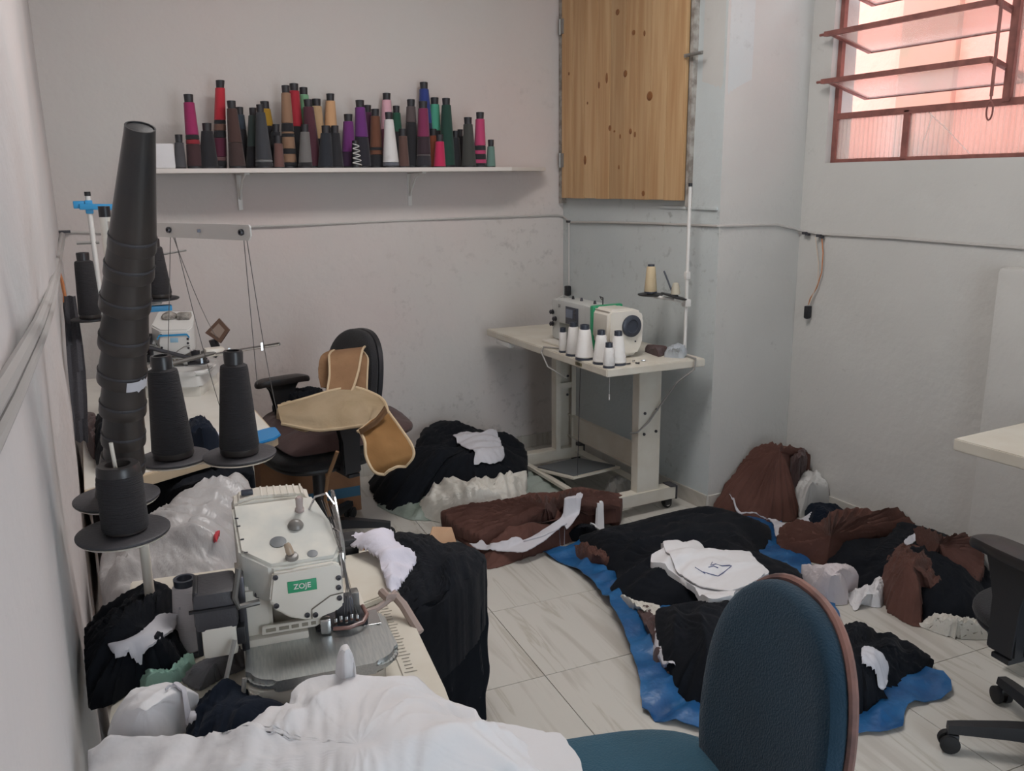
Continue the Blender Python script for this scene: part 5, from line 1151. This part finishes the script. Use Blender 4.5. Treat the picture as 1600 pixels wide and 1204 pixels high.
heap('white_cloth_roll', 'loosely rolled whitish cloth right behind the blue chair back', 'cloth', mat('pinkish_white_cotton', '#cdc5c8', .9, bump=.2), [(1252, 882, .07), (1275, 884, .09), (1310, 880, .10), (1332, 884, .10), (1342, 900, .06), (1325, 915, .04), (1323, 945, .0), (1290, 945, .0), (1265, 920, .03)], (1300, 900, .12), amp=.012, f=16, rag=.004, n=110)
heap('white_cloth', 'crumpled white cloth on the tiles in front of the black garments by the right wall', 'cloth', M_wht, [(1322, 930, .0), (1335, 922, .02), (1360, 915, .03), (1372, 895, .06), (1388, 895, .06), (1382, 930, .02), (1375, 950, .0), (1345, 945, .0), (1335, 955, .0)], (1365, 928, .05), amp=.014, f=26, rag=.005, n=110)
heap('fluffy_white_scraps', 'heap of frayed white scraps under the front of the right hand black garments', 'scraps', M_crm, [(1435, 978, .0), (1450, 965, .03), (1475, 958, .05), (1500, 965, .04), (1540, 970, .04), (1575, 985, .02), (1565, 998, .0), (1520, 1000, .0), (1480, 995, .0)], (1495, 975, .06), amp=.018, f=34, rag=.012, n=130, k=1.5)
heap('crumpled_paper', 'crumpled whitish plastic next to the treadle under the back table', 'bag', mat('white_film', '#ccccca'), [(945, 765, .0), (955, 745, .05), (975, 740, .07), (985, 752, .04), (980, 768, .0), (960, 772, 0)], (966, 755, .08), amp=.02, f=40, lump=.02, rag=.003, n=80)
# ---- carton between near table and the chair, black cloth spilling from it
bx = thing('cardboard_box', 'open cardboard carton beside the near table, full of black cloth', 'box', (.79, 2.17, 0), radians(-20))
def cbox(parent, w, d, h, m, t=.005):
    for (x, y, sx, sy) in ((0, -d/2, w, t), (0, d/2, w, t), (-w/2, 0, t, d), (w/2, 0, t, d)): MB().box((x, y, h/2), (sx, sy, h)).build('panel', m, parent, smooth=False)
    MB().box((0, 0, t/2+.001), (w-.01, d-.01, t)).build('bottom', m, parent, smooth=False)
cbox(bx, .22, .34, .47, M_cardl)
bpy.context.view_layer.update()
def drape(name, label, m, top, bottom, amp=.012, nf=9, cat='cloth', n=60, R=30, seed=1):
    """cloth hanging: top edge line (world pts) to bottom edge line (world pts), vertical folds"""
    def poly(P, t):
        L = [0]; [L.append(L[-1]+(b-a).length) for a, b in zip(P, P[1:])]
        d = t*L[-1]
        for i in range(len(P)-1):
            if d <= L[i+1]+1e-9: return P[i].lerp(P[i+1], (d-L[i])/(L[i+1]-L[i]))
        return P[-1]
    rows = []
    for i in range(n+1):
        t = i/n; a, b = poly(top, t), poly(bottom, t); row = []
        for j in range(R+1):
            s = j/R; p = a.lerp(b, s); tn = (poly(top, min(1, t+.02))-poly(top, max(0, t-.02))).normalized(); nr = Vector((tn.y, -tn.x, 0)).normalized()
            g = amp*min(1, s*2+.2)*(1-2*abs(sin(t*nf*pi/1+noise.noise(Vector((t*3, s*1.5, seed)))*1.2))) + .012*noise.noise(Vector((t*6, s*5, seed)))
            row.append(p+nr*g)
        rows.append(row)
    mb = MB().grid(rows); rows2 = [[p-Vector((.004, .002, 0)) for p in r] for r in rows]; mb.grid(rows2)
    return mb
heap('black_cloth_heap', 'black cloth heaped in the open carton beside the near table', 'cloth', M_blk,
     [(585, 838, .50), (640, 832, .50), (700, 845, .50), (752, 862, .49), (760, 875, .485), (742, 905, .495), (695, 938, .515), (645, 965, .515), (605, 985, .51), (590, 940, .5), (585, 880, .5)],
     (690, 880, .56), amp=.02, f=12, ang=1.2, floor=.30, rag=.006)
TW = Vector
tp = [atz(600, 985, .52), atz(640, 958, .53), atz(690, 930, .53), atz(735, 900, .51), atz(758, 872, .49)]
bt = [atz(640, 1150, .06), atz(690, 1150, .01), atz(728, 1145, .01), atz(748, 1135, .01), atz(757, 1122, .01)]
dr = drape('black_cloth_drape', '', M_blk, tp, bt, amp=.012, nf=6).build('black_cloth_drape', M_blk); center_origin(dr); tag(dr, 'black cloth hanging in folds from the carton down to the tiles beside the near table', 'cloth')
bpy.context.view_layer.update()
cbp = thing('cardboard_flap', 'light cardboard piece standing at the far edge of the black cloth carton', 'cardboard', atz(695, 850, .5))
b_ = MB(); A_ = [atz(668, 854, .51), atz(715, 852, .51), atz(706, 824, .55), atz(676, 823, .55)]; nn = Vector((0, .004, .0))
va = [b_.bm.verts.new(p) for p in A_]; vb = [b_.bm.verts.new(p+nn) for p in A_]; b_.bm.faces.new(va); b_.bm.faces.new(vb[::-1]); [b_.bm.faces.new((va[i], vb[i], vb[(i+1) % 4], va[(i+1) % 4])) for i in range(4)]
b_.build('flap', M_cardl, cbp, world=True, smooth=False)
b_ = MB(); A_ = [atz(x, y, z) for x, y, z in ((674, 846, .52), (683, 846, .52), (681, 840, .526), (675, 840, .526))]; b_.bm.faces.new([b_.bm.verts.new(p-Vector((0, .001, 0))) for p in A_]); b_.build('green_print', mat('green_print', '#86a05a', .8), cbp, world=True, smooth=False)
# ---- cardboard box under the black chair
cb2 = thing('cardboard_box', 'brown cardboard box with a blue stripe behind the black office chair', 'box', (.98, 4.0, 0), radians(-2))
cbox(cb2, .46, .34, .36, M_card); MB().box((0, -.1735, .10), (.458, .002, .05)).build('blue_stripe', M_cardblue, cb2, smooth=False)
MB().box((0, -.1735, .29), (.3, .002, .004)).build('print_line', M_cardblue, cb2, smooth=False)
for sy in (-1, 1): MB().box((0, sy*.085, .362), (.455, .168, .004)).build('flap', M_card, cb2, smooth=False)
bpy.context.view_layer.update()
# ---- cushion and clothes on the black chair
cu = [tuple(p.xy) for p in (atz(404, 650, .52), atz(420, 690, .50), atz(455, 715, .50), atz(560, 705, .50), atz(646, 662, .50), atz(600, 630, .52), atz(480, 630, .53))]
heap('brown_cushion', 'flat brown seat cushion on the black office chair', 'cushion', M_cush, [(408, 655, .50), (425, 690, .49), (460, 712, .48), (540, 700, .48), (620, 676, .49), (645, 661, .50), (610, 634, .50), (540, 628, .50), (470, 632, .50), (430, 640, .50)], (520, 660, .545), amp=.006, f=8, rag=.002, dome=4, floor=.475, n=110)
heap('black_cloth', 'black cloth lying behind the far armrest of the black office chair', 'cloth', M_blk, [(425, 635, .53), (440, 612, .58), (480, 604, .60), (505, 608, .60), (500, 630, .56), (460, 645, .54)], (470, 620, .62), amp=.02, f=20, rag=.01, floor=.5, n=90)
def band(name, m, pts, w, th=.006, nrm=None, par=None, arch=0, nseg=40, wend=None):
    """ribbon of cloth through world points with width w (list ok) laid across 'nrm' side vectors"""
    N = len(pts); P = [Vector(p) for p in pts]; W = w if isinstance(w, (list, tuple)) else [w]*N; rows = []; 
    for i in range(nseg+1):
        t = i/nseg*(N-1); k = min(int(t), N-2); u = t-k
        p0, p1, p2, p3 = P[max(k-1, 0)], P[k], P[k+1], P[min(k+2, N-1)]
        c = .5*((2*p1)+(-p0+p2)*u+(2*p0-5*p1+4*p2-p3)*u*u+(-p0+3*p1-3*p2+p3)*u**3)
        s0 = Vector(nrm[k]); s1 = Vector(nrm[k+1]); sd_ = s0.lerp(s1, u).normalized(); ww = W[k]+(W[k+1]-W[k])*u
        tg = (p2-p1).normalized(); up_ = sd_.cross(tg).normalized()
        rows.append([c+sd_*(v*ww/2)+up_*(arch*(1-v*v)+.003*noise.noise(Vector((i*.4, v*2, 1)))) for v in (-1, -.75, -.5, -.25, 0, .25, .5, .75, 1)]+[])
    mb = MB(); mb.grid(rows); V = list(mb.bm.verts); 
    bmesh.ops.recalc_face_normals(mb.bm, faces=mb.bm.faces); bmesh.ops.solidify(mb.bm, geom=list(mb.bm.faces), thickness=th)
    return rows, mb
gt_ = thing('padded_harness', 'tan padded back support harness draped over the black office chair', 'garment', tuple(atk(560, 640, 3.4)))
# strap hanging over the backrest down to the seat
def AK(x, y, k): return atk(x, y, k)
rows, mb = band('', M_tan3, [AK(546, 544, 3.62), AK(540, 552, 3.50), AK(537, 585, 3.42), AK(525, 625, 3.36), AK(495, 655, 3.32), AK(450, 645, 3.36)], [.13, .135, .115, .11, .11, .10], nrm=[(1, -.45, .1), (1, -.45, .1), (1, -.4, .15), (1, -.4, .4), (.7, -.3, .9), (.3, -.4, 1)])
o_ = mb.build('shoulder_strap', M_tan3, gt_, world=True)
for e_ in (0, -1): MB().tube([r[e_] for r in rows], .005, 6).build('piping', M_piping, o_, world=True)
rows, mb = band('', M_tan3, [AK(560, 546, 3.62), AK(565, 560, 3.50), AK(562, 590, 3.45), AK(563, 625, 3.42)], [.02, .05, .06, .05], nrm=[(1, -.3, 0)]*4)
o_ = mb.build('rear_strap', M_tan3, gt_, world=True); 
for e_ in (0, -1): MB().tube([r[e_] for r in rows], .004, 6).build('piping', M_piping, o_, world=True)
rows, mb = band('', M_tan3, [AK(520, 546, 3.62), AK(508, 556, 3.52), AK(505, 580, 3.5), AK(507, 605, 3.48)], [.02, .035, .04, .03], nrm=[(1, -.3, 0)]*4); mb.build('side_strap', M_tan3, gt_, world=True)
# cream body panel over armrest then tan flap hanging
def ploft(m, L, name, th=.01, piping=True):
    """L: list of (left px, right px) pairs with depth: ((x,y,k),(x,y,k))"""
    rows = []; N = len(L); 
    for i in range(41):
        t = i/40*(N-1); k = min(int(t), N-2); u = t-k; row = []
        def cr(f):
            p0, p1, p2, p3 = [Vector(atk(*L[min(max(q, 0), N-1)][f])) for q in (k-1, k, k+1, k+2)]
            return .5*((2*p1)+(-p0+p2)*u+(2*p0-5*p1+4*p2-p3)*u*u+(-p0+3*p1-3*p2+p3)*u**3)
        a, b = cr(0), cr(1)
        nrm_ = Vector((-.3, -.6, .74))
        for j in range(13): v = j/12; row.append(a.lerp(b, v)+nrm_*(.018*sin(pi*v)+.006*noise.noise(Vector((t*1.3, v*4, 7)))))
        rows.append(row)
    mb = MB().grid(rows); bmesh.ops.solidify(mb.bm, geom=list(mb.bm.faces), thickness=th); o = mb.build(name, m, gt_, world=True)
    if piping:
        MB().tube([r[0] for r in rows]+[p for p in rows[-1][1:-1]]+[r[-1] for r in rows[::-1]], .006, 6).build('piping', M_piping, o, world=True)
    return o
ploft(M_tan2, [((434, 634, 3.34), (440, 662, 3.24)), ((470, 624, 3.34), (495, 672, 3.2)), ((520, 610, 3.38), (535, 668, 3.18)), ((556, 605, 3.40), (580, 665, 3.16)), ((596, 622, 3.35), (572, 668, 3.13)), ((607, 645, 3.2), (558, 675, 3.10))], 'body_panel')
ploft(M_tan, [((607, 643, 3.2), (562, 673, 3.09)), ((625, 668, 3.14), (570, 690, 3.06)), ((643, 695, 3.10), (572, 712, 3.04)), ((646, 712, 3.09), (583, 735, 3.03)), ((634, 728, 3.09), (600, 741, 3.05))], 'hanging_flap')
ploft(M_tan3, [((600, 634, 3.15), (606, 645, 3.13)), ((580, 660, 3.10), (588, 664, 3.08)), ((560, 672, 3.07), (563, 678, 3.06))], 'seam_band', th=.004, piping=False)
MB().tube([AK(527, 705, 3.1), AK(520, 725, 3.12), AK(512, 745, 3.15), AK(508, 780, 3.18), AK(515, 806, 3.2)], .007, 6).build('hanging_tie', M_tan3, gt_, world=True)
heap('crumpled_cloth', 'crumpled beige cloth at the left end of the tan harness', 'cloth', M_tan2, [(432, 650, .55), (435, 634, .58), (452, 628, .6), (470, 632, .6), (468, 650, .57), (450, 658, .55)], (450, 640, .62), amp=.01, f=24, rag=.003, floor=.53, n=70)
# ---- big translucent bag and black cloth under the back left table
heap('black_cloth_heap', 'black cloth bulging under the front edge of the back left table', 'cloth', M_blk, [(200, 775, .64), (255, 742, .70), (340, 728, .705), (388, 718, .705), (396, 742, .66), (370, 762, .62), (320, 785, .60), (270, 815, .57), (220, 830, .56), (195, 800, .60)], (300, 760, .70), amp=.02, f=10, rag=.005, floor=.55)
heap('brown_bag', 'maroon cloth hanging at the wall end of the back left table', 'cloth', M_cush, [(128, 650, .80), (148, 645, .84), (156, 680, .78), (168, 740, .68), (166, 790, .60), (150, 800, .58), (136, 740, .66)], (147, 690, .82), amp=.01, f=12, rag=.002, floor=.2, n=70)
def bagheap():
    o = heap('plastic_bag', 'big translucent white plastic bag full of cloth between the two left tables', 'bag', M_bag,
     [(156, 905, .62), (160, 862, .63), (195, 828, .65), (245, 803, .66), (285, 784, .68), (330, 763, .70), (368, 737, .735), (387, 750, .71), (398, 785, .68), (394, 830, .63), (384, 880, .63), (350, 915, .645), (250, 932, .65), (180, 932, .64)],
     (290, 830, .725), amp=.030, f=8, ang=-.5, rag=.003, lump=.05, floor=.01, n=190, dome=2.4, k=4)
    return o
bagheap()
bt_ = heap('red_cloth', 'small red cloth showing through the side of the translucent bag', 'cloth', mat('red_cotton', '#b0313c', .9), [(330, 856, .66), (334, 842, .67), (348, 834, .68), (344, 850, .69), (334, 862, .68)], (339, 848, .75), amp=.002, n=40, rag=.001, floor=.6, lump=.003)
# dark edges of table clutter along wall on the second table
heap('black_cloth', 'black cloth on the near end of the back left table behind the cones', 'cloth', M_navy, [(288, 700, .77), (295, 660, .80), (315, 650, .82), (330, 665, .81), (345, 690, .78), (320, 706, .77)], (315, 672, .84), amp=.014, f=20, rag=.004, floor=.761, n=90)
heap('white_cloth', 'small white cloth beside the dark cloth on the back left table', 'cloth', M_wht, [(300, 672, .79), (320, 665, .80), (344, 676, .79), (338, 684, .78), (315, 680, .78)], (322, 672, .83), amp=.006, rag=.003, floor=.761, n=60)
heap('black_cloth', 'black cloth roll on the back left table by the wall', 'cloth', M_blk, [(142, 690, .78), (150, 650, .82), (170, 640, .84), (185, 660, .82), (186, 720, .78), (160, 740, .77)], (166, 668, .86), amp=.012, f=16, rag=.003, floor=.761, n=80)
# ---- near table cloths
heap('black_cloth_heap', 'black garments heaped on the left side of the near table by the wall', 'garments', M_blk,
     [(100, 1010, .76), (130, 985, .78), (150, 958, .80), (180, 935, .82), (215, 915, .84), (240, 906, .85), (268, 918, .84), (284, 930, .82), (288, 960, .79), (292, 1000, .77), (286, 1050, .76), (250, 1060, .76), (215, 1068, .76), (170, 1095, .76), (140, 1100, .76), (112, 1080, .76)],
     (220, 975, .84), amp=.018, f=16, ang=.6, rag=.005, floor=.7515, lump=.02, n=160)
dr = drape('', '', M_blk, [atz(98, 1008, .76), atz(104, 1060, .765), atz(150, 1095, .765)], [atz(104, 1130, .66), atz(118, 1180, .62), atz(150, 1200, .62)], amp=.006, nf=3, n=30, R=16).build('black_cloth_drape', M_blk) if False else None
sheet('white_cloth_strip', 'white shaped cloth piece lying on the black garments of the near table', 'cloth', M_wht2, [(170, 1016), (195, 1010), (215, 1000), (240, 980), (250, 970), (283, 968), (280, 985), (262, 1000), (235, 1020), (212, 1050), (200, 1050), (182, 1035)], lift=.012, amp=.003, rag=.002)
heap('mint_cloth', 'mint green cloth scrap under the black garments on the near table', 'cloth', M_mint, [(215, 1062, .755), (240, 1055, .765), (258, 1062, .76), (280, 1050, .77), (300, 1020, .77), (304, 1040, .755), (270, 1072, .755), (225, 1078, .755)], (262, 1058, .775), amp=.008, f=40, rag=.003, floor=.7515, n=80)
heap('grey_cloth', 'grey crumpled cloth left of the overlock base on the near table', 'cloth', M_gry, [(285, 1060, .757), (300, 1040, .77), (340, 1018, .78), (378, 1010, .77), (382, 1040, .757), (345, 1055, .757), (312, 1075, .756)], (335, 1035, .79), amp=.012, f=26, rag=.004, floor=.7515, n=90)
heap('red_cloth', 'small red brown cloth beside the white cone on the near table', 'cloth', mat('rust_cotton', '#8f5548', .9), [(275, 950, .78), (290, 945, .78), (293, 985, .765), (282, 980, .77)], (284, 962, .80), amp=.003, n=40, rag=.002, floor=.7515)
heap('navy_cloth', 'navy black cloth between the white bundle and the overlock machine', 'cloth', M_navy, [(300, 1110, .765), (330, 1080, .78), (355, 1068, .79), (380, 1075, .78), (430, 1100, .77), (470, 1110, .765), (500, 1150, .76), (400, 1200, .76), (310, 1190, .76), (290, 1150, .76)], (370, 1110, .80), amp=.014, f=14, rag=.004, floor=.7515, n=120)
heap('white_cloth_bundle', 'round knotted white cloth bundle at the front left of the near table', 'cloth', M_wht, [(168, 1150, .77), (178, 1115, .79), (200, 1085, .81), (240, 1072, .82), (285, 1072, .81), (310, 1084, .80), (298, 1108, .785), (280, 1120, .78), (270, 1140, .775), (240, 1165, .765), (200, 1172, .76)], (228, 1110, .84), amp=.006, f=14, ang=.7, rag=.0005, floor=.7515, dome=1.7, n=120, lump=.012)
sheet('paper_scrap', 'small white paper scrap on the navy cloth', 'paper', M_wht2, [(266, 1140), (285, 1130), (311, 1124), (300, 1140), (280, 1150)], lift=.006, n=40, R=6)
# folded white fabric in front
heap('white_fabric', 'large spread of white fabric covering the front of the near table', 'cloth', M_wht,
     [(118, 1300, .76), (120, 1210, .765), (120, 1175, .77), (170, 1178, .775), (250, 1165, .78), (300, 1180, .785), (345, 1160, .79), (400, 1122, .80), (450, 1100, .81), (456, 1078, .82), (480, 1060, .825), (530, 1052, .83), (600, 1056, .82), (650, 1056, .80), (672, 1076, .78), (690, 1090, .77), (742, 1108, .75), (752, 1135, .74), (800, 1160, .72), (850, 1190, .70), (880, 1215, .68), (900, 1320, .66), (500, 1400, .76)],
     (560, 1165, .845), amp=.017, f=8, ang=.5, rag=.002, floor=.7515, dome=2.4, lump=.018, n=220, R=44, k=3)
heap('white_fabric_tip', 'upright pinched corner of white fabric in front of the cloth plate', 'cloth', M_wht, [(524, 1052, .83), (527, 1030, .85), (532, 1010, .875), (543, 1006, .88), (553, 1028, .86), (556, 1052, .83), (540, 1060, .83)], (539, 1022, .885), amp=.003, n=60, rag=.001, floor=.80)
sheet('white_cloth', 'white cloth beyond the extension board at the far end of the near table', 'cloth', mat('lilac_white_cotton', '#cfccd8', .9, bump=.2), [(545, 858, .77), (560, 842, .78), (612, 838, .78), (618, 855, .77), (640, 868, .76), (652, 884, .75), (645, 898, .74), (620, 930, .755), (605, 925, .76), (590, 880, .77)], lift=.012, amp=.014, f=16, puff=.02, conform=False)
# tool tube and rag at the ruler side
tb_ = thing('rolled_strap', 'worn pinkish strap end curling over the right edge of the near table', 'strap', tuple(atz(620, 940, .76)))
MB().tube([atz(555, 962, .775), atz(590, 950, .775), atz(606, 938, .785), atz(618, 925, .79)], .006, 8).build('strap', mat('dusty_pink_plastic', '#9a8982', .6), tb_, world=True)
MB().tube([atz(597, 925, .79), atz(606, 934, .79), atz(618, 932, .785), atz(630, 945, .775), atz(645, 970, .755), atz(656, 988, .74)], .009, 8).build('strap_end', mat('dusty_pink_plastic', '#9a8982', .6), tb_, world=True)
# small things on the back table
heap('brown_pouch', 'small dark brown cloth pouch at the right end of the back table', 'cloth', M_cush, [(1008, 548, .765), (1012, 538, .79), (1040, 540, .79), (1044, 550, .765), (1030, 556, .765)], (1024, 543, .80), amp=.004, n=50, rag=.002, floor=.7605)
heap('plastic_wrap', 'crumpled clear plastic wrap beside the thread stand pole', 'plastic', mat('bluish_film', '#b0b6bc', .3, bump=.5), [(1038, 556, .765), (1044, 542, .79), (1062, 537, .80), (1074, 548, .78), (1068, 558, .765)], (1056, 546, .805), amp=.01, f=60, n=60, rag=.003, floor=.7605)
for k, (x, y) in enumerate(((982, 568), (989, 564), (996, 567), (1005, 563))):
    p = atz(x, y, .765); o = MB().box((0, 0, 0), (.022, .006, .006), rot=Matrix.Rotation(k*.9, 3, 'Z'), bev=.002).cyl((.006, 0, 0), (.013, .006, 0), .003, n=6).build('bobbin_clip', M_chrome if k % 2 else M_dsteel); o.location = p; tag(o, ('tiny metal clip on the back table, leftmost of four, nearest the white cones', 'tiny bright metal clip, second from the left of four on the back table', 'tiny dark metal clip, third from the left of four on the back table', 'tiny metal clip on the back table, rightmost of four, nearest the machine')[k], 'machine part', 'loose metal parts on the back table')

mb = MB(); 
P = [[atk(x0+(x1-x0)*j/8, y, k+.0*j)+Vector((0, .015*sin(j*1.3+y*.02), 0)) for j in range(9)] for (x0, x1, y, k) in ((100, 118, 462, 3.0), (101, 124, 500, 2.9), (103, 130, 540, 2.8), (106, 134, 580, 2.7), (110, 136, 620, 2.6), (114, 137, 655, 2.5), (118, 138, 690, 2.45))]
mb.grid(P); bmesh.ops.solidify(mb.bm, geom=list(mb.bm.faces), thickness=.006)
gc = mb.build('grey_cover', mat('grey_sheet', '#56565c', .6, bump=.3)); center_origin(gc); tag(gc, 'dark grey sheet hanging in the narrow gap between left wall and back left table', 'cover')
